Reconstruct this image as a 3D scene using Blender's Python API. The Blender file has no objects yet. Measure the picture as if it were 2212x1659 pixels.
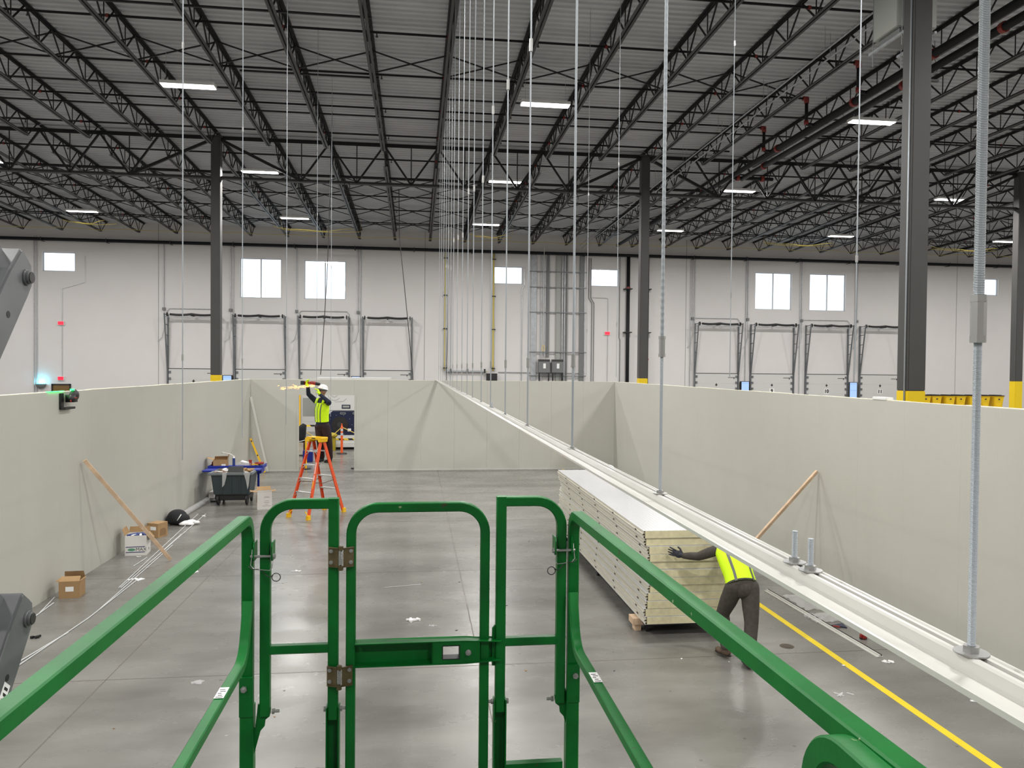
import bpy, bmesh, math, random
from mathutils import Vector, Matrix
random.seed(7)
S = bpy.context.scene
COL = S.collection
# ------------------------------------------------------------------ camera, world, exposure
CAMZ = 3.43
cam_data = bpy.data.cameras.new('camera'); cam = bpy.data.objects.new('camera', cam_data); COL.objects.link(cam)
cam_data.sensor_width = 36.0; cam_data.lens = 36.0*1661.0/2212.0; cam_data.clip_start = 0.05; cam_data.clip_end = 400
CR = Vector((0.99211365, -0.12499219, 0.00935229)); CD = Vector((0.00684291, -0.02049056, -0.99976663)); CF = Vector((0.12515465, 0.99194611, -0.01947366))
m3 = Matrix((CR, -CD, -CF)).transposed()
cam.matrix_world = Matrix.Translation((0, 0, CAMZ)) @ m3.to_4x4()
S.camera = cam
w = bpy.data.worlds.new('daylight'); S.world = w; w.use_nodes = True
w.node_tree.nodes['Background'].inputs[0].default_value = (0.86, 0.93, 1.0, 1)
w.node_tree.nodes['Background'].inputs[1].default_value = 2.6
S.view_settings.view_transform = 'Standard'; S.view_settings.look = 'None'
S.view_settings.gamma = 1; S.view_settings.exposure = 0.0
S.view_settings.use_curve_mapping = False
LAMP_W = 390.0
LAMP_COL = (1.0, 0.985, 0.95)
# ------------------------------------------------------------------ materials
def lin(c):
    return tuple((x/12.92 if x <= .04045 else ((x+.055)/1.055)**2.4) for x in c)
def hexc(h): return lin(tuple(int(h[i:i+2], 16)/255 for i in (0, 2, 4)))
def mat(name, col, rough=.5, metal=0., noise=0., nscale=4., bump=0., bscale=60., emit=None, estr=0., spec=.5, trans=0., coat=0., alpha=1., rvar=0.):
    m = bpy.data.materials.new(name); m.use_nodes = True
    nt = m.node_tree; b = nt.nodes['Principled BSDF']
    c = hexc(col) if isinstance(col, str) else col
    b.inputs['Base Color'].default_value = (*c, 1); b.inputs['Roughness'].default_value = rough
    b.inputs['Metallic'].default_value = metal; b.inputs['Specular IOR Level'].default_value = spec
    b.inputs['Transmission Weight'].default_value = trans; b.inputs['Coat Weight'].default_value = coat
    b.inputs['Alpha'].default_value = alpha
    if emit: b.inputs['Emission Color'].default_value = (*emit, 1); b.inputs['Emission Strength'].default_value = estr
    if noise or bump or rvar:
        tc = nt.nodes.new('ShaderNodeTexCoord')
    if noise or rvar:
        n = nt.nodes.new('ShaderNodeTexNoise'); n.inputs['Scale'].default_value = nscale; n.inputs['Detail'].default_value = 6
        nt.links.new(tc.outputs['Object'], n.inputs['Vector'])
    if noise:
        r = nt.nodes.new('ShaderNodeValToRGB')
        r.color_ramp.elements[0].position = .3; r.color_ramp.elements[1].position = .7
        r.color_ramp.elements[0].color = (*[max(0, x*(1-noise)) for x in c], 1)
        r.color_ramp.elements[1].color = (*[min(1, x*(1+noise)) for x in c], 1)
        nt.links.new(n.outputs['Fac'], r.inputs['Fac']); nt.links.new(r.outputs['Color'], b.inputs['Base Color'])
    if rvar:
        mr = nt.nodes.new('ShaderNodeMapRange'); mr.inputs['To Min'].default_value = max(0, rough-rvar); mr.inputs['To Max'].default_value = rough+rvar
        nt.links.new(n.outputs['Fac'], mr.inputs['Value']); nt.links.new(mr.outputs['Result'], b.inputs['Roughness'])
    if bump:
        n2 = nt.nodes.new('ShaderNodeTexNoise'); n2.inputs['Scale'].default_value = bscale; n2.inputs['Detail'].default_value = 4
        nt.links.new(tc.outputs['Object'], n2.inputs['Vector'])
        bp = nt.nodes.new('ShaderNodeBump'); bp.inputs['Strength'].default_value = bump; bp.inputs['Distance'].default_value = .01
        nt.links.new(n2.outputs['Fac'], bp.inputs['Height']); nt.links.new(bp.outputs['Normal'], b.inputs['Normal'])
    return m
M = {}
M['deck'] = mat('deck_paint', (.50, .51, .53), .6, noise=.12, nscale=.6)
M['steel'] = mat('joist_paint', (.011, .011, .013), .6)
M['steelg'] = mat('chord_paint', (.032, .031, .030), .5)
M['col'] = mat('column_paint', (.060, .058, .056), .5, noise=.06, nscale=2)
M['colyel'] = mat('column_yellow', (.80, .56, .005), .45)
M['wallp'] = mat('wall_paint', (.66, .635, .625), .7, noise=.02, nscale=.8, bump=.05, bscale=30)
M['pipe'] = mat('sprinkler_pipe', (.009, .009, .011), .6, spec=.3)
M['red'] = mat('red_coupling', (.22, .02, .015), .5)
M['galv'] = mat('galvanised', (.42, .44, .46), .4, metal=.7, noise=.15, nscale=8)
M['zinc'] = mat('zinc_rod', (.40, .43, .46), .5, metal=.6)
M['green'] = mat('green_paint', (.0008, .135, .019), .42, noise=.16, nscale=9, bump=.04, bscale=120, spec=.3)
M['hinge'] = mat('hinge_steel', (.16, .125, .065), .42, metal=.6, noise=.25, nscale=30)
M['bolt'] = mat('bolt_steel', (.45, .45, .44), .35, metal=.8)
M['cable'] = mat('black_cable', (.012, .012, .012), .5)
M['tbar'] = mat('white_tbar', (.60, .59, .555), .28, coat=.3, noise=.02, nscale=3)
M['slot'] = mat('painted_shade', (.03, .03, .03), .6)  # near-black colour standing in for shade on the white profiles
M['cream'] = mat('panel_foam_cream', (.72, .66, .43), .85, noise=.10, nscale=14, bump=.25, bscale=90)
M['foamtop'] = mat('panel_cut_edge', (.80, .76, .62), .8, noise=.06, nscale=8)
M['skin_w'] = mat('panel_skin_white', (.70, .70, .71), .22, coat=.4)
M['skin_e'] = mat('panel_edge_strip', (.66, .63, .54), .35)
M['wood'] = mat('pine_lumber', (.64, .46, .31), .65, noise=.18, nscale=7)
M['card'] = mat('brown_cardboard', (.36, .225, .105), .8, noise=.08, nscale=6)
M['cardin'] = mat('cardboard_inside', (.25, .15, .07), .85)
M['cardw'] = mat('white_cardboard', (.68, .66, .63), .75)
M['white'] = mat('white_plastic', (.75, .75, .74), .4)
M['paper'] = mat('white_paper', (.82, .82, .81), .8)
M['black'] = mat('black_plastic', (.012, .012, .013), .45)
M['blackc'] = mat('black_cloth', (.01, .01, .012), .9)
M['blue'] = mat('blue_plastic', (.01, .025, .30), .4)
M['binb'] = mat('slate_plastic', (.035, .05, .055), .5)
M['rimg'] = mat('grey_plastic_rim', (.16, .18, .19), .5)
M['orange'] = mat('orange_fibreglass', (.72, .085, .02), .4, noise=.05, nscale=10)
M['yel'] = mat('yellow_plastic', (.85, .50, .01), .4)
M['alu'] = mat('aluminium', (.62, .62, .60), .35, metal=.6)
M['orangep'] = mat('orange_delineator', (.90, .12, .02), .45)
M['refl'] = mat('reflective_band', (.55, .55, .55), .3)
M['navy'] = mat('navy_cloth', (.008, .014, .035), .85, noise=.2, nscale=18)
M['maroon'] = mat('maroon_cloth', (.015, .003, .005), .85, noise=.2, nscale=18)
M['hivis'] = mat('hi_vis_cloth', (.62, .92, .0), .7, bump=.3, bscale=25)
M['greytape'] = mat('grey_reflective_tape', (.12, .12, .12), .4)
M['skin'] = mat('skin', (.30, .15, .09), .55)
M['beard'] = mat('dark_beard', (.02, .014, .01), .8)
M['brownc'] = mat('grey_brown_cloth', (.056, .047, .038), .85, noise=.2, nscale=25, bump=.3, bscale=30)
M['boot'] = mat('brown_boot', (.10, .065, .04), .7, noise=.2, nscale=20)
M['sole'] = mat('boot_sole', (.015, .012, .01), .7)
M['glovek'] = mat('dark_glove', (.03, .032, .042), .8, noise=.3, nscale=40)
M['redtool'] = mat('red_tool', (.28, .02, .015), .4)
M['yellowl'] = mat('yellow_line_paint', (.88, .66, .02), .5, noise=.05, nscale=5)
M['greybox'] = mat('grey_enamel', (.16, .165, .165), .4)
M['hvac'] = mat('pale_grey_enamel', (.33, .34, .32), .4)
M['greyarm'] = mat('grey_machine_paint', (.12, .125, .13), .35, noise=.12, nscale=8, coat=.2)
M['navyp'] = mat('navy_panel', (.006, .012, .045), .35)
M['machine'] = mat('machine_white', (.62, .62, .60), .4)
M['doorp'] = mat('dock_door_panel', (.58, .575, .56), .5)
M['yelcable'] = mat('yellow_cable', (.62, .50, .10), .5)
M['rope'] = mat('yellow_rope', (.70, .52, .12), .8)
M['seal'] = mat('door_seal', (.03, .028, .03), .7)
M['screen'] = mat('lit_screen', (.1, .15, .3), .3, emit=(.42, .62, 1.0), estr=.9)
M['exit'] = mat('exit_sign_red', (.6, .01, .03), .4, emit=(1., .03, .07), estr=.9)
M['lens'] = mat('lamp_lens', (1, 1, 1), .5, emit=(1, .99, .96), estr=9)
M['bluel'] = mat('blue_glow_lens', (.2, .7, .9), .4, emit=(.12, .75, 1.), estr=1.6)
M['laser'] = mat('laser_window_and_streak', (.05, .8, .1), .4, emit=(.02, 1., .12), estr=6)  # also colours the strip that imitates the laser streak
M['spark'] = mat('hot_spark', (1, .5, .1), .5, emit=(1., .42, .12), estr=4)
M['film'] = mat('clear_film', (.75, .75, .75), .15, alpha=.35)
M['bluec'] = mat('blue_tube_label', (.02, .05, .22), .4)
M['ylw_bag'] = mat('yellow_bag', (.35, .27, .01), .6)
def glass_mat():
    m = bpy.data.materials.new('window_glass'); m.use_nodes = True; nt = m.node_tree
    for n in list(nt.nodes): nt.nodes.remove(n)
    o = nt.nodes.new('ShaderNodeOutputMaterial'); t = nt.nodes.new('ShaderNodeBsdfTransparent'); g = nt.nodes.new('ShaderNodeBsdfGlossy')
    g.inputs['Roughness'].default_value = .05; t.inputs['Color'].default_value = (.93, .97, 1, 1)
    x = nt.nodes.new('ShaderNodeMixShader'); x.inputs[0].default_value = .06
    nt.links.new(t.outputs[0], x.inputs[1]); nt.links.new(g.outputs[0], x.inputs[2]); nt.links.new(x.outputs[0], o.inputs[0])
    return m
M['glass'] = glass_mat()
def chips(m, sc, thr, col):
    nt = m.node_tree; b = nt.nodes['Principled BSDF']; src = b.inputs['Base Color'].links[0].from_socket
    tc = nt.nodes.new('ShaderNodeTexCoord'); n = nt.nodes.new('ShaderNodeTexNoise'); n.inputs['Scale'].default_value = sc; n.inputs['Detail'].default_value = 5
    nt.links.new(tc.outputs['Object'], n.inputs['Vector'])
    g = nt.nodes.new('ShaderNodeMath'); g.operation = 'GREATER_THAN'; g.inputs[1].default_value = thr; nt.links.new(n.outputs['Fac'], g.inputs[0])
    x = nt.nodes.new('ShaderNodeMix'); x.data_type = 'RGBA'; x.inputs[7].default_value = (*col, 1)
    nt.links.new(g.outputs[0], x.inputs[0]); nt.links.new(src, x.inputs[6]); nt.links.new(x.outputs[2], b.inputs['Base Color'])
chips(M['green'], 26, .735, (.30, .34, .20)); chips(M['green'], 15, .725, (.05, .07, .03))
def floor_mat():
    m = bpy.data.materials.new('polished_concrete'); m.use_nodes = True; nt = m.node_tree; b = nt.nodes['Principled BSDF']
    tc = nt.nodes.new('ShaderNodeTexCoord')
    def noise(sc, det, stretch=None, rough=.55):
        n = nt.nodes.new('ShaderNodeTexNoise'); n.inputs['Scale'].default_value = sc; n.inputs['Detail'].default_value = det; n.inputs['Roughness'].default_value = rough
        if stretch:
            mp = nt.nodes.new('ShaderNodeMapping'); mp.inputs['Scale'].default_value = stretch
            nt.links.new(tc.outputs['Object'], mp.inputs['Vector']); nt.links.new(mp.outputs['Vector'], n.inputs['Vector'])
        else: nt.links.new(tc.outputs['Object'], n.inputs['Vector'])
        return n
    n1 = noise(.5, 8, (1, 2.2, 1)); n2 = noise(1.3, 6, (1, 1.5, 1), .5); n3 = noise(40, 3)
    r1 = nt.nodes.new('ShaderNodeValToRGB'); r1.color_ramp.elements[0].position = .32; r1.color_ramp.elements[1].position = .68
    r1.color_ramp.elements[0].color = (.140, .134, .122, 1); r1.color_ramp.elements[1].color = (.235, .227, .211, 1)
    nt.links.new(n1.outputs['Fac'], r1.inputs['Fac'])
    r2 = nt.nodes.new('ShaderNodeValToRGB'); r2.color_ramp.elements[0].position = .2; r2.color_ramp.elements[1].position = .8
    r2.color_ramp.elements[0].color = (.90, .90, .905, 1); r2.color_ramp.elements[1].color = (1.05, 1.05, 1.04, 1)
    nt.links.new(n2.outputs['Fac'], r2.inputs['Fac'])
    mx = nt.nodes.new('ShaderNodeMix'); mx.data_type = 'RGBA'; mx.blend_type = 'MULTIPLY'; mx.inputs[0].default_value = 1
    nt.links.new(r1.outputs['Color'], mx.inputs[6]); nt.links.new(r2.outputs['Color'], mx.inputs[7])
    # specks
    v = nt.nodes.new('ShaderNodeTexVoronoi'); v.inputs['Scale'].default_value = 2.6
    nt.links.new(tc.outputs['Object'], v.inputs['Vector'])
    lt = nt.nodes.new('ShaderNodeMath'); lt.operation = 'LESS_THAN'; lt.inputs[1].default_value = .045
    nt.links.new(v.outputs['Distance'], lt.inputs[0])
    mx2 = nt.nodes.new('ShaderNodeMix'); mx2.data_type = 'RGBA'; mx2.inputs[7].default_value = (.06, .055, .05, 1)
    ml = nt.nodes.new('ShaderNodeMath'); ml.operation = 'MULTIPLY'; ml.inputs[1].default_value = .6
    nt.links.new(lt.outputs[0], ml.inputs[0]); nt.links.new(ml.outputs[0], mx2.inputs[0]); nt.links.new(mx.outputs[2], mx2.inputs[6])
    nt.links.new(mx2.outputs[2], b.inputs['Base Color'])
    mr = nt.nodes.new('ShaderNodeMapRange'); mr.inputs['To Min'].default_value = .14; mr.inputs['To Max'].default_value = .40
    nt.links.new(n2.outputs['Fac'], mr.inputs['Value']); nt.links.new(mr.outputs['Result'], b.inputs['Roughness'])
    b.inputs['Specular IOR Level'].default_value = .55
    bp = nt.nodes.new('ShaderNodeBump'); bp.inputs['Strength'].default_value = .06; bp.inputs['Distance'].default_value = .01
    nt.links.new(n3.outputs['Fac'], bp.inputs['Height']); nt.links.new(bp.outputs['Normal'], b.inputs['Normal'])
    return m
M['floor'] = floor_mat()
def ribbed(name, col, axis, pitch, rough, strength=.25):
    m = mat(name, col, rough, noise=.015, nscale=1.5); nt = m.node_tree; b = nt.nodes['Principled BSDF']
    tc = nt.nodes.new('ShaderNodeTexCoord'); wv = nt.nodes.new('ShaderNodeTexWave'); wv.wave_type = 'BANDS'; wv.bands_direction = axis
    wv.inputs['Scale'].default_value = .314/pitch
    nt.links.new(tc.outputs['Object'], wv.inputs['Vector'])
    bp = nt.nodes.new('ShaderNodeBump'); bp.inputs['Strength'].default_value = strength; bp.inputs['Distance'].default_value = .002
    nt.links.new(wv.outputs['Fac'], bp.inputs['Height']); nt.links.new(bp.outputs['Normal'], b.inputs['Normal'])
    return m
M['partx'] = ribbed('partition_skin_x', (.52, .51, .462), 'X', .05, .5)
M['party'] = ribbed('partition_skin_y', (.52, .51, .462), 'Y', .05, .5)
M['stacktop'] = ribbed('panel_skin_ribbed', (.54, .54, .55), 'X', .06, .25, 1.0)
# striped black/yellow
def stripes():
    m = mat('hazard_stripes', (.8, .6, .02), .5); nt = m.node_tree; b = nt.nodes['Principled BSDF']
    tc = nt.nodes.new('ShaderNodeTexCoord'); wv = nt.nodes.new('ShaderNodeTexWave'); wv.bands_direction = 'DIAGONAL'; wv.inputs['Scale'].default_value = 1.6
    nt.links.new(tc.outputs['Object'], wv.inputs['Vector'])
    r = nt.nodes.new('ShaderNodeValToRGB'); r.color_ramp.interpolation = 'CONSTANT'; r.color_ramp.elements[0].color = (.01, .01, .01, 1)
    r.color_ramp.elements[1].position = .5; r.color_ramp.elements[1].color = (.85, .6, .03, 1)
    nt.links.new(wv.outputs['Fac'], r.inputs['Fac']); nt.links.new(r.outputs['Color'], b.inputs['Base Color'])
    return m
M['stripe'] = stripes()
# ------------------------------------------------------------------ mesh helpers
class MB:
    def __init__(s): s.v = []; s.f = []; s.mi = []
    def add(s, vs, fs, m=0):
        o = len(s.v); s.v += [tuple(v) for v in vs]; s.f += [tuple(i+o for i in f) for f in fs]; s.mi += [m]*len(fs); return s
    def box(s, c, d, rot=None, m=0):
        hx, hy, hz = d[0]/2, d[1]/2, d[2]/2
        vs = [Vector((x*hx, y*hy, z*hz)) for z in (-1, 1) for x, y in ((-1, -1), (1, -1), (1, 1), (-1, 1))]
        if rot is not None: vs = [rot @ v for v in vs]
        c = Vector(c); vs = [v+c for v in vs]
        return s.add(vs, [(3, 2, 1, 0), (4, 5, 6, 7), (0, 1, 5, 4), (1, 2, 6, 5), (2, 3, 7, 6), (3, 0, 4, 7)], m)
    def bx(s, x0, x1, y0, y1, z0, z1, m=0):
        return s.box(((x0+x1)/2, (y0+y1)/2, (z0+z1)/2), (abs(x1-x0), abs(y1-y0), abs(z1-z0)), m=m)
    def bar(s, p, q, w_, h, up=(0, 0, 1), m=0):
        p = Vector(p); q = Vector(q); t = (q-p); L = t.length; t.normalize(); u = Vector(up)
        sd = t.cross(u)
        if sd.length < 1e-4: sd = t.cross(Vector((1, 0, 0)))
        sd.normalize(); u = sd.cross(t)
        return s.box((p+q)/2, (w_, L, h), Matrix((sd, t, u)).transposed(), m)
    def cyl(s, p, q, r, n=12, r2=None, m=0, cap=True):
        p = Vector(p); q = Vector(q); t = (q-p).normalized(); a = t.orthogonal().normalized(); b = t.cross(a); r2 = r if r2 is None else r2
        vs = []
        for c, rr in ((p, r), (q, r2)):
            for i in range(n):
                an = 2*math.pi*i/n; vs.append(c + a*math.cos(an)*rr + b*math.sin(an)*rr)
        fs = [(i, (i+1) % n, n+(i+1) % n, n+i) for i in range(n)]
        if cap: fs += [tuple(range(n-1, -1, -1)), tuple(range(n, 2*n))]
        return s.add(vs, fs, m)
    def sweep(s, prof, pts, nrm, m=0, closed=False, cap=True):
        """prof: (side, n) pairs swept along pts; nrm = fixed second axis"""
        pts = [Vector(p) for p in pts]; N = Vector(nrm).normalized(); k = len(prof); vs = []; n = len(pts)
        for i, p in enumerate(pts):
            if closed: a = (p-pts[i-1]).normalized(); b = (pts[(i+1) % n]-p).normalized()
            else:
                a = (p-pts[i-1]).normalized() if i else (pts[1]-p).normalized()
                b = (pts[i+1]-p).normalized() if i < n-1 else a
            t = (a+b).normalized(); sd = t.cross(N).normalized(); cs = max(.3, a.dot(t))
            Nn = sd.cross(t).normalized()
            for (x, y) in prof: vs.append(p + sd*(x/cs) + Nn*y)
        fs = []
        for i in range(n if closed else n-1):
            j = (i+1) % n
            for c in range(k): fs.append((i*k+c, i*k+(c+1) % k, j*k+(c+1) % k, j*k+c))
        if cap and not closed: fs += [tuple(range(k-1, -1, -1)), tuple((n-1)*k+c for c in range(k))]
        return s.add(vs, fs, m)
    def tube(s, pts, r, n=8, m=0, closed=False):
        pts = [Vector(p) for p in pts]; vs = []; L = len(pts); prev = None
        for i, p in enumerate(pts):
            a = (p-pts[i-1]) if (i or closed) else (pts[1]-p); b = (pts[(i+1) % L]-p) if (i < L-1 or closed) else a
            t = (a.normalized()+b.normalized()).normalized()
            if prev is None: u = t.orthogonal().normalized()
            else: u = (prev - t*prev.dot(t)).normalized()
            prev = u; b2 = t.cross(u); rr = r[i] if isinstance(r, (list, tuple)) else r
            for c in range(n):
                an = 2*math.pi*c/n; vs.append(p+u*math.cos(an)*rr+b2*math.sin(an)*rr)
        fs = []
        for i in range(L if closed else L-1):
            j = (i+1) % L
            for c in range(n): fs.append((i*n+c, i*n+(c+1) % n, j*n+(c+1) % n, j*n+c))
        if not closed: fs += [tuple(range(n-1, -1, -1)), tuple((L-1)*n+c for c in range(n))]
        return s.add(vs, fs, m)
    def ball(s, c, r, rot=None, nu=14, nv=9, m=0):
        if not isinstance(r, (tuple, list)): r = (r, r, r)
        c = Vector(c); vs = [Vector((0, 0, -r[2]))]
        for j in range(1, nv):
            ph = -math.pi/2+math.pi*j/nv
            for i in range(nu):
                th = 2*math.pi*i/nu; vs.append(Vector((r[0]*math.cos(ph)*math.cos(th), r[1]*math.cos(ph)*math.sin(th), r[2]*math.sin(ph))))
        vs.append(Vector((0, 0, r[2])))
        fs = [(0, 1+(i+1) % nu, 1+i) for i in range(nu)]
        for j in range(nv-2):
            for i in range(nu): a = 1+j*nu; b = a+nu; fs.append((a+i, a+(i+1) % nu, b+(i+1) % nu, b+i))
        t = len(vs)-1; a = 1+(nv-2)*nu; fs += [(a+i, a+(i+1) % nu, t) for i in range(nu)]
        if rot is not None: vs = [rot @ v for v in vs]
        return s.add([v+c for v in vs], fs, m)
    def prism(s, poly, o, ux, uy, ext, m=0):
        o = Vector(o); ux = Vector(ux); uy = Vector(uy); e = Vector(ext); n = len(poly)
        a = [o+ux*x+uy*y for x, y in poly]; b = [p+e for p in a]
        return s.add(a+b, [tuple(range(n-1, -1, -1)), tuple(range(n, 2*n))]+[(i, (i+1) % n, n+(i+1) % n, n+i) for i in range(n)], m)
    def loft(s, secs, n=14, m=0):
        """secs: (centre, ra, rb, axis_a) elliptical rings along a path"""
        vs = []; L = len(secs); P = [Vector(q[0]) for q in secs]
        for i, (c, ra, rb, ax) in enumerate(secs):
            a = P[i]-P[i-1] if i else P[1]-P[0]; b = P[i+1]-P[i] if i < L-1 else a
            t = (a.normalized()+b.normalized()).normalized(); A = Vector(ax); A = (A-t*A.dot(t)).normalized(); Bv = t.cross(A)
            for k in range(n):
                an = 2*math.pi*k/n; vs.append(P[i]+A*ra*math.cos(an)+Bv*rb*math.sin(an))
        fs = []
        for i in range(L-1):
            for k in range(n): fs.append((i*n+k, i*n+(k+1) % n, (i+1)*n+(k+1) % n, (i+1)*n+k))
        fs += [tuple(range(n-1, -1, -1)), tuple((L-1)*n+k for k in range(n))]
        s.add(vs, fs, m)
        return s
    def limb(s, pts, rad, n=12, m=0):
        s.tube(pts, rad, n, m)
        for p, r in zip(pts, rad): s.ball(p, r*.985, nu=n, nv=8, m=m)
        return s
    def build(s, name, mats=None, parent=None, smooth=False, bevel=0., loc=None, seg=2):
        me = bpy.data.meshes.new(name)
        vs = s.v
        if loc is not None: L = Vector(loc); vs = [tuple(Vector(v)-L) for v in vs]
        me.from_pydata(vs, [], s.f)
        ms = mats if isinstance(mats, (list, tuple)) else [mats]
        for mm in ms: me.materials.append(M[mm] if isinstance(mm, str) else mm)
        me.polygons.foreach_set('material_index', s.mi)
        if smooth:
            me.polygons.foreach_set('use_smooth', [True]*len(me.polygons))
        me.update(); me.validate()
        o = bpy.data.objects.new(name, me); COL.objects.link(o)
        if smooth == 'auto':
            try: me.set_sharp_from_angle(angle=math.radians(35))
            except Exception: pass
        if bevel:
            bm = bmesh.new(); bm.from_mesh(me)
            bmesh.ops.bevel(bm, geom=[e for e in bm.edges if len(e.link_faces) == 2 and e.calc_face_angle(0) > .6], offset=bevel, segments=seg, affect='EDGES')
            bm.to_mesh(me); bm.free()
        if loc is not None: o.location = loc
        if parent is not None:
            o.parent = parent
            if loc is None: o.location = -Vector(parent.location) if not parent.parent else (0, 0, 0)
        return o
def tag(o, label=None, cat=None, group=None, kind=None):
    if label: o['label'] = label
    if cat: o['category'] = cat
    if group: o['group'] = group
    if kind: o['kind'] = kind
    return o
def empty(name, loc=(0, 0, 0), rz=0):
    o = bpy.data.objects.new(name, None); COL.objects.link(o); o.location = loc; o.rotation_euler = (0, 0, rz); o.empty_display_size = .1; return o
def part(mb, name, m_, root, smooth=False, bevel=0., local=False):
    """mesh in world coordinates under a top-level Empty (no rotation) unless local"""
    o = mb.build(name, m_, None, smooth, bevel)
    o.parent = root
    if not local:
        off = Vector(root.location); p = root.parent
        while p is not None: off += Vector(p.location); p = p.parent
        me = o.data
        me.transform(Matrix.Translation(-off))
    return o
def copy_tree(o, parent=None):
    c = o.copy(); COL.objects.link(c); c.parent = parent
    for ch in list(o.children): copy_tree(ch, c)
    return c
def reps(mb, name, m_, root, locs, smooth=False):
    p = None
    for l in locs:
        if p is None: p = mb.build(name, m_, None, smooth); o = p
        else: o = p.copy(); COL.objects.link(o)
        o.parent = root; o.location = l
    return p
def remeshed(mb, name, mats, root, voxel, smooth_it=6, fac=.5):
    o = part(mb, name, mats, root)
    r = o.modifiers.new('r', 'REMESH'); r.mode = 'VOXEL'; r.voxel_size = voxel; r.use_smooth_shade = True
    sm = o.modifiers.new('s', 'SMOOTH'); sm.iterations = smooth_it; sm.factor = fac
    bpy.context.view_layer.update()
    dg = bpy.context.evaluated_depsgraph_get(); me = bpy.data.meshes.new_from_object(o.evaluated_get(dg))
    o.modifiers.clear(); o.data = me
    me.polygons.foreach_set('use_smooth', [True]*len(me.polygons))
    return o
def text_mb(txt, size, thick=.002, bold=0.):
    cu = bpy.data.curves.new('t', 'FONT'); cu.body = txt; cu.size = size; cu.extrude = thick; cu.offset = bold; cu.align_x = 'CENTER'; cu.align_y = 'CENTER'
    o = bpy.data.objects.new('t', cu); COL.objects.link(o); bpy.context.view_layer.update()
    me = bpy.data.meshes.new_from_object(o.evaluated_get(bpy.context.evaluated_depsgraph_get()))
    vs = [v.co.copy() for v in me.vertices]; fs = [tuple(p.vertices) for p in me.polygons]
    bpy.data.objects.remove(o); bpy.data.curves.remove(cu)
    return vs, fs
def put_text(mb, txt, size, o, ux, uy, m=0, thick=.002, bold=0.):
    vs, fs = text_mb(txt, size, thick, bold); o = Vector(o); ux = Vector(ux).normalized(); uy = Vector(uy).normalized(); uz = ux.cross(uy)
    mb.add([o+ux*v.x+uy*v.y+uz*v.z for v in vs], fs, m)
ORD = ['', 'first', 'second', 'third', 'fourth', 'fifth', 'sixth', 'seventh', 'eighth', 'ninth', 'tenth', 'eleventh', 'twelfth', 'thirteenth', 'fourteenth', 'fifteenth', 'sixteenth', 'seventeenth', 'eighteenth', 'nineteenth']
# ------------------------------------------------------------------ building shell
WY = 41.8          # dock wall, inner face
XL, XR, YB = -30.0, 48.0, -16.0
def deckz(y): return 11.24 - .005*(y-11.5) if y <= 26.6 else 11.165 - .028*(y-26.6)
mb = MB(); mb.bx(XL-.3, XR+.3, YB-.3, WY+.3, -.2, 0)
floor = mb.build('floor', 'floor'); tag(floor, kind='structure')
# saw-cut joints, sealed grey-brown strips flush with the slab
mb = MB()
for y in (4.6, 8.8, 13.0, 17.3, 21.6, 25.9, 30.1, 34.3): mb.bx(XL, XR, y-.006, y+.006, -.001, .0012)
for x in (-15.7, -11.5, -7.4, -3.32, .77, 8.9, 13.0, 17.1): mb.bx(x-.006, x+.006, YB, WY, -.001, .0012)
jo = mb.build('trim_1', mat('joint_sealant', (.125, .112, .095), .6)); tag(jo, kind='structure')
# steel roof deck: ribs run along X
mb = MB(); prof = []
y = YB; pit = .1524*1.5
while y < WY:
    for dy, dz in ((0, 0), (.055, 0), (.075, .04), (.19, .04), (.21, 0)): prof.append((y+dy*1.06, deckz(y)+dz))
    y += pit
vs = []; fs = []
for i, (yy, zz) in enumerate(prof): vs += [(XL, yy, zz), (XR, yy, zz)]
for i in range(len(prof)-1): fs.append((2*i, 2*i+1, 2*i+3, 2*i+2))
mb.add(vs, fs)
ceil = mb.build('ceiling', 'deck'); tag(ceil, kind='structure')
# dock wall with window openings (x0,x1,z0,z1,mullion)
WIN = [(-18.81, -17.24, 8.18, 9.17, 0), (-9.13, -7.01, 7.03, 9.12, 1), (-5.85, -3.69, 7.03, 9.09, 1), (4.22, 5.81, 8.06, 9.03, 0),
       (9.63, 11.22, 8.05, 9.03, 0), (19.18, 21.38, 6.95, 9.07, 1), (22.47, 24.67, 6.94, 9.07, 1), (32.72, 34.32, 8.05, 9.05, 0)]
xs = sorted({XL-.3, XR+.3, *[a for q in WIN for a in q[:2]]}); zs = sorted({0, 11.2, *[a for q in WIN for a in q[2:4]]})
mb = MB()
for i in range(len(xs)-1):
    z0 = 0; cx = (xs[i]+xs[i+1])/2; hs = sorted([(q[2], q[3]) for q in WIN if q[0] < cx < q[1]])
    for a, b in hs: mb.bx(xs[i], xs[i+1], WY, WY+.22, z0, a); z0 = b
    mb.bx(xs[i], xs[i+1], WY, WY+.22, z0, 11.2)
wb = mb.build('wall_back', 'wallp'); tag(wb, kind='structure')
for nm, a in (('wall_left', (XL-.25, XL, YB, WY+.2)), ('wall_right', (XR, XR+.25, YB, WY+.2)), ('wall_front', (XL, XR, YB-.25, YB))):
    mb = MB(); mb.bx(*a, 0, 11.5); tag(mb.build(nm, 'wallp'), kind='structure')
M['frame'] = mat('window_frame', (.50, .50, .51), .5)
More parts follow.
